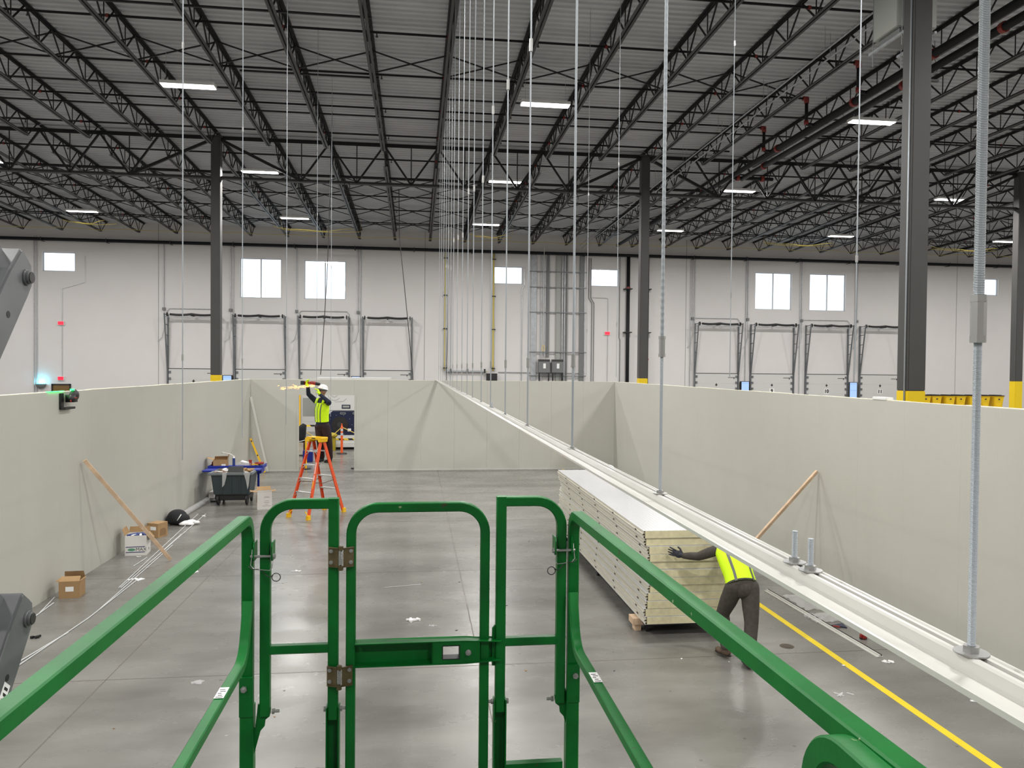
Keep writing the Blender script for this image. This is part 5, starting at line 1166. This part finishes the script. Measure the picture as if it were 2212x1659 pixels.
# laser level on the left partition
r = empty('laser_level', (-5.33, 12.55, 2.78)); tag(r, 'black cross-line laser level clamped on the left partition, shining green', 'laser level')
mb = MB(); mb.bx(-5.33, -5.30, 12.36, 12.46, 2.76, 3.0).bx(-5.33, -5.24, 12.36, 12.72, 2.75, 2.785); part(mb, 'bracket', 'black', r, bevel=.006)
mb = MB(); mb.ball((-5.22, 12.62, 2.96), (.06, .12, .09)).bx(-5.28, -5.17, 12.46, 12.62, 2.86, 2.97); part(mb, 'body', 'black', r, True)
mb = MB(); mb.cyl((-5.20, 12.45, 2.88), (-5.19, 12.45, 2.88), .02, 12).bx(-5.17, -5.165, 12.5, 12.6, 2.92, 2.935); part(mb, 'marking', 'redtool', r)
mb = MB(); mb.cyl((-5.22, 12.55, 3.04), (-5.22, 12.55, 3.062), .03, 12).bx(-5.36, -5.31, 12.0, 12.5, 3.028, 3.034); part(mb, 'lit_window_and_streak', 'laser', r)  # window glows; flat glowing strip imitates the laser streak on the wall top
mb = MB(); mb.tube([(-5.22+.05*math.cos(a*PI/6), 12.58, 3.03+.03*math.sin(a*PI/6)) for a in range(7)], .004, 5); part(mb, 'guard', 'black', r)
la = bpy.data.lights.new('laser_glow', 'POINT'); la.energy = 1.2; la.color = (.05, 1., .15); la.shadow_soft_size = .02; lo = bpy.data.objects.new('laser_glow', la); COL.objects.link(lo); lo.parent = r; lo.location = (-.03, -.25, .30)
# white objects on partition tops
mb = MB(); mb.bx(6.86, 6.98, 10.5, 10.85, 3.02, 3.065); small(mb, 'white_block', 'paper', 'small white foam block on top of the right partition', 'foam block', bevel=.008)
mb = MB(); mb.ball((3.9, 15.3, 1.42), (.16, .12, .08)); mb.v = [(a, b, max(c, 1.383)) for a, b, c in mb.v]; small(mb, 'white_helmet', 'white', 'round white object on the far end of the panel stack, behind the beam', 'helmet', True)
# ------------------------------------------------------------------ seen through the doorway
r = empty('packing_machine', (-2.5, 33.6, 0)); tag(r, 'large white machine with dark blue fan panel behind the doorway', 'machine')
mb = MB(); mb.bx(-4.15, -1.0, 33.0, 34.5, 1.60, 3.0); part(mb, 'upper_housing', 'machine', r, bevel=.03)
mb = MB(); mb.tube([(-3.36+.26*math.cos(a*.3+.2), 32.995, 2.30+.26*math.sin(a*.3+.2)) for a in range(19)], .008, 5); mb.tube([(-3.36+.12*math.cos(a*.5), 32.995, 2.30+.12*math.sin(a*.5)) for a in range(13)], .008, 5); mb.tube([(-3.36, 32.995, 1.98), (-3.0, 32.995, 2.0), (-2.86, 32.995, 2.12)], .008, 5)
part(mb, 'line_drawing', 'hvac', r)
mb = MB(); mb.bx(-3.05, -2.70, 32.98, 33.0, 1.70, 1.86); o = part(mb, 'name_plate', 'navyp', r); mb = MB(); mb.bx(-3.01, -2.74, 32.975, 32.98, 1.74, 1.82); part(mb, 'plate_face', 'hvac', o)
mb = MB(); mb.prism([(-3.62, .60), (-3.62, 1.42), (-3.42, 1.60), (-1.6, 1.60), (-1.6, .60)], (0, 32.95, 0), (1, 0, 0), (0, 0, 1), (0, .3, 0)); o = part(mb, 'fan_panel', 'navyp', r)
mb = MB(); mb.cyl((-3.12, 32.93, 1.02), (-3.12, 32.951, 1.02), .34, 32); part(mb, 'fan_opening', 'black', o)
mb = MB(); mb.cyl((-3.12, 32.915, 1.02), (-3.12, 32.93, 1.02), .11, 24); part(mb, 'fan_hub', 'steelg', o)
for x in (-3.0, -2.48): mb = MB(); mb.tube([(x-.09, 32.94, 1.53), (x+.09, 32.94, 1.53), (x+.11, 32.94, 1.51), (x+.11, 32.94, 1.49), (x+.09, 32.94, 1.47), (x-.09, 32.94, 1.47), (x-.11, 32.94, 1.49), (x-.11, 32.94, 1.51)], .012, 5, closed=True); part(mb, 'slot_handle', 'hvac', o)
mb = MB(); mb.cyl((0, 0, 0), (0, -.008, 0), .014, 8)
for a in range(10): pass
reps(mb, 'screw', 'bolt', o, [(-3.12+.5*math.cos(a*.63)+2.5, -.655, 1.02+.42*math.sin(a*.63)) for a in range(10)])
mb = MB(); mb.bx(-2.80, -2.66, 32.94, 32.95, .74, .86); part(mb, 'warning_label', 'paper', o)
mb = MB(); mb.bx(-3.9, -1.2, 32.9, 34.5, .22, .58).bx(-3.9, -3.3, 32.8, 32.9, .35, .5); part(mb, 'lower_frame', 'machine', r, bevel=.01)
mb = MB(); mb.bx(-3.9, -1.2, 33.0, 34.4, 0, .14); part(mb, 'plinth', 'black', r)
mb = MB(); mb.bx(-3.9, -1.2, 32.7, 32.9, .10, .22); part(mb, 'foot_beam', 'machine', r)
mb = MB(); mb.bx(-4.8, -4.15, 34.0, 34.4, 1.3, 2.1); part(mb, 'side_cover', 'hvac', r)
mb = MB(); mb.bx(-3.75, -1.3, 32.885, 32.899, .38, .45); small(mb, 'hazard_tape', 'stripe', 'black and yellow striped tape in front of the white machine', 'hazard tape')
for x in (-3.7, -1.35): pass
r = empty('hazard_tape', (-5.0, 31.9, 0)); tag(r, 'black and yellow striped tape on thin posts at the left side of the doorway', 'hazard tape')
mb = MB(); mb.bx(-5.6, -3.9, 31.9, 31.93, 1.02, 1.09); part(mb, 'tape', 'stripe', r)
mb = MB(); mb.cyl((0, 0, 0), (0, 0, 1.1), .02, 8); reps(mb, 'post', 'yel', r, [(-.6, .03, 0), (1.1, .03, 0)])
def deline(x, y, h, lab):
    r = empty('delineator_post', (x, y, 0)); tag(r, lab, 'delineator post', 'orange delineator posts')
    mb = MB(); mb.cyl((x, y, 0), (x, y, .035), .22, 8, .20); part(mb, 'base', 'black', r)
    mb = MB(); mb.cyl((x, y, .035), (x, y, h-.14), .05, 16, .045).cyl((x, y, h-.14), (x, y, h-.06), .045, 16, .015).cyl((x, y, h-.06), (x, y, h), .022, 10); part(mb, 'post', 'orangep', r, 'auto')
    for z in (h-.25, h-.42): mb = MB(); mb.cyl((x, y, z-.05), (x, y, z+.05), .051, 16); part(mb, 'reflective_band', 'refl', r, 'auto')
deline(-2.87, 31.1, 1.20, 'orange delineator post with silver bands in front of the white machine'); deline(-4.23, 30.5, 1.22, 'orange delineator post with silver bands left of the worker')
mb = MB(); mb.tube([(-4.23, 30.5, .95), (-3.8, 30.9, .62), (-3.5, 31.0, .58), (-3.2, 31.1, .75), (-2.87, 31.1, 1.06), (-2.3, 31.2, .78), (-1.8, 31.2, .62)], .016, 6); small(mb, 'rope', 'rope', 'yellow rope strung between orange posts', 'rope', True)
r = empty('yellow_stand', (-3.62, 26.45, 0)); tag(r, 'slim yellow post on a round black base just inside the doorway', 'post')
mb = MB(); mb.cyl((-3.62, 26.45, 0), (-3.62, 26.45, .03), .16, 20); part(mb, 'base', 'black', r); mb = MB(); mb.cyl((-3.62, 26.45, .03), (-3.62, 26.45, 1.05), .035, 12); part(mb, 'pole', 'yel', r, 'auto')
mb = MB(); mb.cyl((-1.98, 26.5, 0), (-1.98, 26.5, .03), .16, 20); mb.cyl((-1.93, 26.5, .03), (-1.93, 26.5, 1.05), .03, 12); small(mb, 'post_stand', 'black', 'black round post base peeking past the right side of the doorway', 'post')
mb = MB(); mb.bx(-6.08, -5.93, 41.2, 41.35, 0, 2.05); small(mb, 'bollard', 'yel', 'yellow guard post beside the dock door seen through the doorway', 'post')
r = empty('draped_jacket', (-4.15, 29.6, 0)); tag(r, 'black jacket with white hem draped over a chair behind the doorway', 'jacket')
mb = MB(); mb.loft([((-4.3, 29.6, .62), .24, .16, XV), ((-4.28, 29.6, .85), .22, .15, XV), ((-4.2, 29.6, 1.1), .17, .13, XV), ((-4.1, 29.6, 1.28), .08, .08, XV)], 16); part(mb, 'jacket', 'blackc', r, True)
mb = MB(); mb.tube([(-4.53, 29.5, .66), (-4.4, 29.44, .64), (-4.2, 29.43, .66), (-4.07, 29.48, .7)], .012, 5); part(mb, 'white_hem', 'paper', r)
mb = MB(); mb.bx(-.02, .02, -.02, .02, 0, .6); reps(mb, 'chair_leg', 'black', r, [(-.3, -.15, 0), (.05, -.15, 0), (-.3, .15, 0), (.05, .15, 0)])
mb = lump((-4.75, 30.2, .62), (.26, .2, .22), 9, 8); r = empty('white_sacks', (-4.75, 30.2, 0)); tag(r, 'pale bluish plastic sacks on a stand at the left of the doorway', 'sacks'); remeshed(mb, 'sacks', mat('pale_sack', (.55, .60, .66), .5), r, .03, 3)
mb = MB(); mb.bx(-5.0, -4.5, 30.0, 30.4, 0, .42); part(mb, 'stand', 'steelg', r)
mb = MB(); mb.ball((-3.42, 32.4, .62), (.26, .2, .12)); mb.bx(-3.6, -3.25, 32.3, 32.6, .0, .52); small(mb, 'yellow_bag', 'ylw_bag', 'dull yellow bag in front of the fan panel', 'bag', 'auto')
mb = MB(); mb.bx(-4.0, -3.66, 28.4, 28.7, 0, .42); small(mb, 'blue_tub', 'blue', 'blue plastic tub behind the ladder in the doorway', 'tub', bevel=.02)
# ------------------------------------------------------------------ people
def hand(mb, wrist, d, pn, thumb, curl=.35, sc=1., spread=.09):
    """d: finger direction, pn: direction the palm faces, thumb: side of the thumb"""
    W = Vector(wrist); d = Vector(d).normalized(); pn = Vector(pn); pn = (pn-d*pn.dot(d)).normalized(); th = Vector(thumb); th = (th-d*th.dot(d)-pn*th.dot(pn)).normalized()
    R = Matrix((th, d, pn)).transposed()
    mb.ball(W+d*.05*sc, (.043*sc, .052*sc, .018*sc), R, 14, 9)
    mb.limb([W-d*.02*sc, W+d*.03*sc], [.026*sc, .030*sc], 10)
    for i, (off, L_) in enumerate(((.030, .078), (.010, .086), (-.011, .080), (-.031, .064))):
        a = W+d*.088*sc+th*off*sc; dd = (d+th*spread*(1.5-i)).normalized(); pts = [a]; ang = curl*.6
        for f in (.46, .30, .24):
            dd2 = dd*math.cos(ang)+pn*math.sin(ang); pts.append(pts[-1]+dd2*L_*f*sc); ang += curl
        mb.limb(pts, [.0100*sc, .0092*sc, .0085*sc, .0070*sc], 8)
    a = W+d*.028*sc+th*.034*sc; t1 = (th*.75+d*.62+pn*.25).normalized(); t2 = (th*.35+d*.85+pn*.45*curl*2).normalized()
    mb.limb([W+d*.01*sc+th*.015*sc, a, a+t1*.036*sc, a+t1*.036*sc+t2*.030*sc], [.016*sc, .014*sc, .011*sc, .009*sc], 8)
def shoe(mb, ankle, toe, sole=None):
    A = Vector(ankle); t = Vector(toe); t.z = 0; t.normalize(); s_ = Vector((t.y, -t.x, 0)); R = Matrix((s_, t, ZV)).transposed(); g = Vector((A.x, A.y, A.z-.09))
    mb.ball(g+t*.01+ZV*.05, (.047, .075, .05), R); mb.ball(g+t*.10+ZV*.038, (.048, .095, .036), R); mb.limb([A+ZV*.05, g+ZV*.06], [.056, .052], 12)
    if sole is not None:
        for c, l in ((.0, .07), (.05, .09), (.105, .085)): sole.ball(g+t*c+ZV*.012, (.05, l, .012), R, 16, 6)
def surf_strip(mb, secs, f, a0, a1, off, n=4):
    """band lying on the surface of lofted sections at angles f(i)+[a0,a1]"""
    rows = []
    P = [Vector(q[0]) for q in secs]
    for i, (c, ra, rb, ax) in enumerate(secs):
        a = P[i]-P[i-1] if i else P[1]-P[0]; b = P[i+1]-P[i] if i < len(secs)-1 else a
        t = (a.normalized()+b.normalized()).normalized(); A = Vector(ax); A = (A-t*A.dot(t)).normalized(); B = t.cross(A)
        for o_ in (off, off+.003):
            rows.append([P[i]+A*(ra+o_)*math.cos(f(i)+a0+(a1-a0)*k/n)+B*(rb+o_)*math.sin(f(i)+a0+(a1-a0)*k/n) for k in range(n+1)])
    L_ = len(secs); vs = [v for r_ in rows for v in r_]; m = n+1; fs = []
    for i in range(L_-1):
        for k in range(n):
            fs.append((2*i*m+k, 2*i*m+k+1, (2*i+2)*m+k+1, (2*i+2)*m+k)); fs.append(((2*i+3)*m+k, (2*i+3)*m+k+1, (2*i+1)*m+k+1, (2*i+1)*m+k))
        for k in (0, n): fs.append((2*i*m+k, (2*i+1)*m+k, (2*i+3)*m+k, (2*i+2)*m+k))
    mb.add(vs, fs)
def interp(secs, n):
    out = []
    for i in range(len(secs)-1):
        for k in range(n):
            f = k/n; a, b = secs[i], secs[i+1]; out.append((Vector(a[0]).lerp(Vector(b[0]), f), a[1]+(b[1]-a[1])*f, a[2]+(b[2]-a[2])*f, Vector(a[3]).lerp(Vector(b[3]), f)))
    out.append((Vector(secs[-1][0]), *secs[-1][1:3], Vector(secs[-1][3]))); return out
def figure(r, J, cloth_top, cloth_leg, glove, boot, sole_m, face, hands, toes, torso, skin_m='skin'):
    V3 = {k: Vector(v) for k, v in J.items()}
    # body: one continuous surface
    mb = MB(); thin = [(c, ra-.012, rb-.012, ax) for c, ra, rb, ax in torso]; mb.loft(thin, 18)
    for c, ra, rb, ax in (thin[0], thin[-1]): mb.ball(c, min(ra, rb))
    for s in 'LR':
        mb.limb([V3['sh'+s], V3['el'+s], V3['wr'+s]], [.045, .036, .026]); mb.limb([V3['hip'+s], V3['kn'+s], V3['an'+s]], [.074, .050, .036]); mb.ball(V3['wr'+s], .03)
    mb.limb([V3['neck'], V3['head']], [.055, .055])
    h = V3['head']; fd = Vector(face[0]).normalized(); up = Vector(face[1]); up = (up-fd*up.dot(fd)).normalized(); sd = fd.cross(up); RH = Matrix((sd, fd, up)).transposed()
    mb.ball(h+up*.025, (.072, .092, .092), RH); mb.ball(h+fd*.02-up*.045, (.052, .062, .058), RH); mb.ball(h+fd*.05-up*.085, (.028, .03, .022), RH)
    mb.limb([h+fd*.088+up*.022, h+fd*.105-up*.012], [.009, .014], 8); mb.ball(h+fd*.086-up*.045, (.024, .012, .010), RH)
    mb.ball(h+fd*.084+up*.032, (.05, .012, .009), RH)
    for s in (-1, 1): mb.ball(h+sd*s*.073-fd*.005+up*.0, (.010, .018, .03), RH)
    remeshed(mb, 'body', skin_m, r, .011, 3)
    mb = MB()
    for s in (-1, 1): mb.ball(h+fd*.082+sd*s*.03+up*.015, .011)
    part(mb, 'eyes', 'white', r, True)
    mb = MB()
    for s in (-1, 1): mb.ball(h+fd*.0905+sd*s*.03+up*.015, .005)
    part(mb, 'pupils', 'black', r, True)
    # shirt
    mb = MB(); mb.loft(torso, 20)
    for c, ra, rb, ax in (torso[0], torso[-1]): mb.ball(c, min(ra, rb)*.98)
    for s in 'LR':
        e = V3['el'+s]; a = V3['sh'+s]; w_ = V3['wr'+s]
        mb.limb([a, a.lerp(e, .5), e, e.lerp(w_, .5), w_.lerp(e, .04)], [.068, .064, .055, .049, .038], 14)
    for s in 'LR': mb.limb([V3['neck']-Vector((0, 0, .03)), V3['sh'+s]], [.07, .058])
    remeshed(mb, 'shirt', cloth_top, r, .011, 4)
    mb = MB(); hm = (V3['hipL']+V3['hipR'])/2; ax = (V3['hipR']-V3['hipL']).normalized(); upt = (Vector(torso[1][0])-Vector(torso[0][0])).normalized()
    mb.loft([(hm-upt*.05, .15, .115, ax), (hm+upt*.02, .178, .138, ax), (hm+upt*.10, .158, .112, ax), (hm+upt*.15, .150, .104, ax)], 20)
    for s in 'LR':
        a, k, n_ = V3['hip'+s], V3['kn'+s], V3['an'+s]
        mb.limb([a, a.lerp(k, .5), k, k.lerp(n_, .4), n_+(k-n_)*.06], [.110, .102, .082, .077, .068], 16)
    remeshed(mb, 'trousers', cloth_leg, r, .012, 4)
    for s in 'LR':
        mb = MB(); so = MB(); shoe(mb, V3['an'+s], toes[s], so); b = remeshed(mb, 'boot', boot, r, .009, 3); part(so, 'sole', sole_m, b, True)
        if hands.get(s):
            d, pn, th, cu = hands[s]; mb = MB(); hand(mb, V3['wr'+s], d, pn, th, cu, 1.12); mb.limb([V3['wr'+s].lerp(V3['el'+s], .18), V3['wr'+s]], [.037, .033]); remeshed(mb, 'glove', glove, r, .0042, 1, .4)
    return h, fd, up, sd, RH
# ---- worker on the ladder
w1 = empty('person', (-2.1, 18.45, 1.2)); tag(w1, 'person in white hard hat and yellow vest on the ladder, cutting a rod overhead', 'person')
bax = Vector((.8, -.6, 0))
tor1 = [(Vector((-2.16, 18.47, 2.02)), .160, .115, bax), (Vector((-2.165, 18.465, 2.16)), .155, .118, bax), (Vector((-2.17, 18.45, 2.30)), .160, .120, bax), (Vector((-2.165, 18.44, 2.45)), .175, .122, bax), (Vector((-2.15, 18.44, 2.57)), .165, .10, bax), (Vector((-2.145, 18.44, 2.66)), .085, .070, bax)]
J1 = dict(shR=(-2.30, 18.53, 2.62), elR=(-2.46, 18.36, 2.80), wrR=(-2.46, 18.24, 2.99), shL=(-2.0, 18.34, 2.60), elL=(-1.97, 18.11, 2.63), wrL=(-2.18, 18.17, 2.80),
          hipR=(-2.23, 18.53, 2.03), hipL=(-2.07, 18.41, 2.03), knR=(-2.20, 18.49, 1.66), knL=(-1.99, 18.38, 1.66), anR=(-2.17, 18.56, 1.29), anL=(-1.97, 18.42, 1.29), neck=(-2.15, 18.44, 2.70), head=(-2.15, 18.42, 2.85))
h, fd, up, sd, RH = figure(w1, J1, 'navy', 'maroon', 'hivis', 'black', 'sole', ((-.75, -.55, .22), (.1, .1, 1)),
   {'R': ((-.1, -.3, .9), (.7, -.6, 0), (-.3, -.8, .3), .5), 'L': ((-.35, 0, .9), (-.9, .2, -.2), (0, -.9, .2), .55)}, {'R': (-.6, -.8, 0), 'L': (-.6, -.8, 0)}, tor1)
mb = MB(); mb.ball(h+up*.055, (.088, .108, .055), RH); mb.v = [tuple(v) for v in mb.v]; part(mb, 'grey_beanie', 'greybox', w1, True)
mb = MB(); n = 24; rings = [(0, .128, .150), (.006, .106, .128), (.045, .098, .120), (.085, .078, .096), (.112, .045, .058), (.122, .006, .008)]; vs = []
for z, a, b in rings: vs += [h+up*(.062+z)+sd*a*math.cos(2*PI*k/n)+fd*(b*math.sin(2*PI*k/n)+(.01 if z < .001 else 0)) for k in range(n)]
fs = [(j*n+k, j*n+(k+1) % n, (j+1)*n+(k+1) % n, (j+1)*n+k) for j in range(5) for k in range(n)]+[tuple(range(n-1, -1, -1)), tuple(5*n+k for k in range(n))]
mb.add(vs, fs); part(mb, 'hard_hat', 'white', w1, True)
mb = MB()
for s in (-1, 1): mb.ball(h+fd*.092+sd*s*.032+up*.018, (.030, .008, .017), RH)
mb.tube([h+sd*.078-fd*.02+up*.02, h+sd*.062+fd*.08+up*.022, h+fd*.10+up*.022, h-sd*.062+fd*.08+up*.022, h-sd*.078-fd*.02+up*.02], .004, 6); part(mb, 'safety_glasses', 'black', w1, True)
mb = MB(); mb.ball(h+fd*.045-up*.075, (.050, .052, .036), RH); mb.ball(h+fd*.088-up*.034, (.024, .010, .006), RH); part(mb, 'beard', 'beard', w1, True)
def vest(r, torso, lo, hi, stripes, front_gap, m_='hivis', neckdrop=.0):
    secs = interp(torso, 4)[lo:hi]
    mb = MB(); surf_strip(mb, secs, lambda i: 0, front_gap[0], front_gap[1], .018, 30); v = part(mb, 'safety_vest', m_, r, True)
    for a, w2 in stripes: mb = MB(); surf_strip(mb, secs, lambda i: 0, a-w2, a+w2, .0225, 2); part(mb, 'reflective_stripe', 'greytape', v, True)
    mb = MB(); surf_strip(mb, secs[:2], lambda i: 0, front_gap[0], front_gap[1], .021, 30)
    return v
# for this torso the front (toward the camera) is at angle -90 deg
v = vest(w1, tor1, 4, 18, ((-PI/2-.62, .07), (-PI/2+.42, .07), (PI/2-.5, .07), (PI/2+.5, .07)), (-PI/2+.04, -PI/2-.04+2*PI))
mb = MB(); surf_strip(mb, interp(tor1, 4)[4:17], lambda i: 0, -PI/2-.02, -PI/2+.02, .02, 1); part(mb, 'zip', 'greytape', v)
for s, k in ((1, 'R'), (-1, 'L')):
    a = Vector(J1['sh'+k]); nk = Vector(J1['neck']); mb = MB(); c = a.lerp(nk, .45)
    mb.tube([Vector(tor1[3][0])+Vector((-.6, -.8, 0))*.128+(a-nk)*.35, c+Vector((-.35, -.45, .05)), c+Vector((0, 0, .045))] and [c+Vector((-.6, -.8, 0))*.115-ZV*.08, c+Vector((-.6, -.8, 0))*.075+ZV*.01, c+ZV*.035, c-Vector((-.6, -.8, 0))*.085-ZV*.0, c-Vector((-.6, -.8, 0))*.11-ZV*.08], .030, 8); part(mb, 'shoulder_strap', 'hivis', v, True)
# grinder and sparks, with the rod being cut
g = empty('angle_grinder', (-2.37, 18.22, 3.06)); tag(g, 'dark red cordless grinder held overhead by the worker, throwing sparks', 'power tool')
mb = MB(); mb.limb([(-2.54, 18.26, 3.06), (-2.42, 18.22, 3.07), (-2.30, 18.20, 3.06)], [.045, .032, .04], 12); part(mb, 'body', 'redtool', g, True)
mb = MB(); mb.bx(-2.62, -2.54, 18.2, 18.32, 3.02, 3.11).limb([(-2.27, 18.2, 3.05), (-2.20, 18.2, 3.04)], [.036, .030], 12); part(mb, 'battery_and_head', 'black', g, 'auto')
mb = MB(); mb.cyl((-2.22, 18.2, 3.005), (-2.22, 18.2, 3.008), .062, 24); part(mb, 'cutting_disc', 'black', g)
sp = empty('sparks', (-2.3, 18.2, 3.0)); tag(sp, 'stream of orange sparks flying left from the grinder', 'sparks', kind='stuff')
random.seed(5); mb = MB()
for k in range(110):
    u = random.random()**1.5; x = -2.30-.75*u; z = 2.995-.06*u+random.gauss(0, .010+.012*u); y = 18.2+random.gauss(0, .02+.03*u); l = random.uniform(.02, .06)
    mb.cyl((x, y, z), (x-l, y+random.gauss(0, .004), z+random.gauss(0, .006)), random.uniform(.002, .0045), 5, r2=.001)
for x, z in ((-3.02, 2.93), (-3.10, 3.0)): mb.cyl((x, 18.2, z), (x-.03, 18.2, z-.01), .006, 5, r2=.002)
part(mb, 'spark_streaks', 'spark', sp)
freerod(-2.258, 18.2, 3.02, 'loose rod hanging over the ladder, cut by the worker')
mb = MB(); mb.cyl((-2.258, 18.15, 2.20), (-2.258, 18.15, 2.99), .0055, 8); tag(mb.build('rod_offcut', 'zinc', smooth='auto'), 'cut length of threaded rod held upright by the worker on the ladder', 'rod')
# ---- worker pushing the stack
w2 = empty('person', (3.85, 8.65, 0)); tag(w2, 'person in yellow vest and brown clothes leaning forward, pushing the stack of panels', 'person')
ax = Vector((1, .05, 0))
tor2 = [(Vector((3.865, 8.64, .86)), .168, .125, ax), (Vector((3.865, 8.75, .98)), .160, .122, ax), (Vector((3.87, 8.87, 1.09)), .175, .122, ax), (Vector((3.885, 8.99, 1.17)), .185, .120, ax), (Vector((3.88, 9.09, 1.225)), .175, .10, ax), (Vector((3.88, 9.16, 1.26)), .09, .07, ax)]
J2 = dict(shL=(3.71, 9.08, 1.21), elL=(3.53, 9.20, 1.11), wrL=(3.375, 9.33, 1.09), shR=(4.06, 9.08, 1.20), elR=(4.13, 9.16, .98), wrR=(4.03, 9.33, 1.06),
          hipL=(3.775, 8.67, .87), hipR=(3.96, 8.65, .87), knL=(3.715, 8.86, .49), knR=(3.93, 8.53, .48), anL=(3.72, 8.74, .11), anR=(3.845, 8.39, .11), neck=(3.88, 9.18, 1.27), head=(3.89, 9.30, 1.27))
h, fd, up, sd, RH = figure(w2, J2, 'brownc', 'brownc', 'glovek', 'boot', 'sole', ((0, .75, -.66), (0, .66, .75)),
   {'L': ((-.85, .25, .28), (.1, 1, 0), (.25, 0, 1), .15), 'R': ((0, .35, .95), (0, 1, -.2), (-1, 0, 0), .15)}, {'L': (-.35, 1, 0), 'R': (.1, 1, 0)}, tor2)
mb = MB(); mb.ball(h+up*.055, (.088, .108, .060), RH); part(mb, 'dark_cap', 'black', w2, True)
v = vest(w2, tor2, 1, 19, ((-PI/2+.62, .085), (-PI/2-.62, .085)), (PI/2+.25, PI/2-.25+2*PI))
mb = MB(); surf_strip(mb, interp(tor2, 4)[1:2]+interp(tor2, 8)[3:4], lambda i: 0, PI/2+.25, PI/2-.25+2*PI, .0195, 30); part(mb, 'dark_hem', 'black', v)
mb = MB(); mb.prism([(0, 0), (.05, -.02), (.055, -.22), (.03, -.26), (.0, -.24)], (3.72, 8.80, .95), (1, .2, 0), (0, 0, 1), (0, .012, 0)); part(mb, 'hanging_flap', 'hivis', v)
mb = MB(); mb.box((3.745, 8.88, .98), (.03, .10, .09)); part(mb, 'belt_pouch', 'black', w2, bevel=.01)
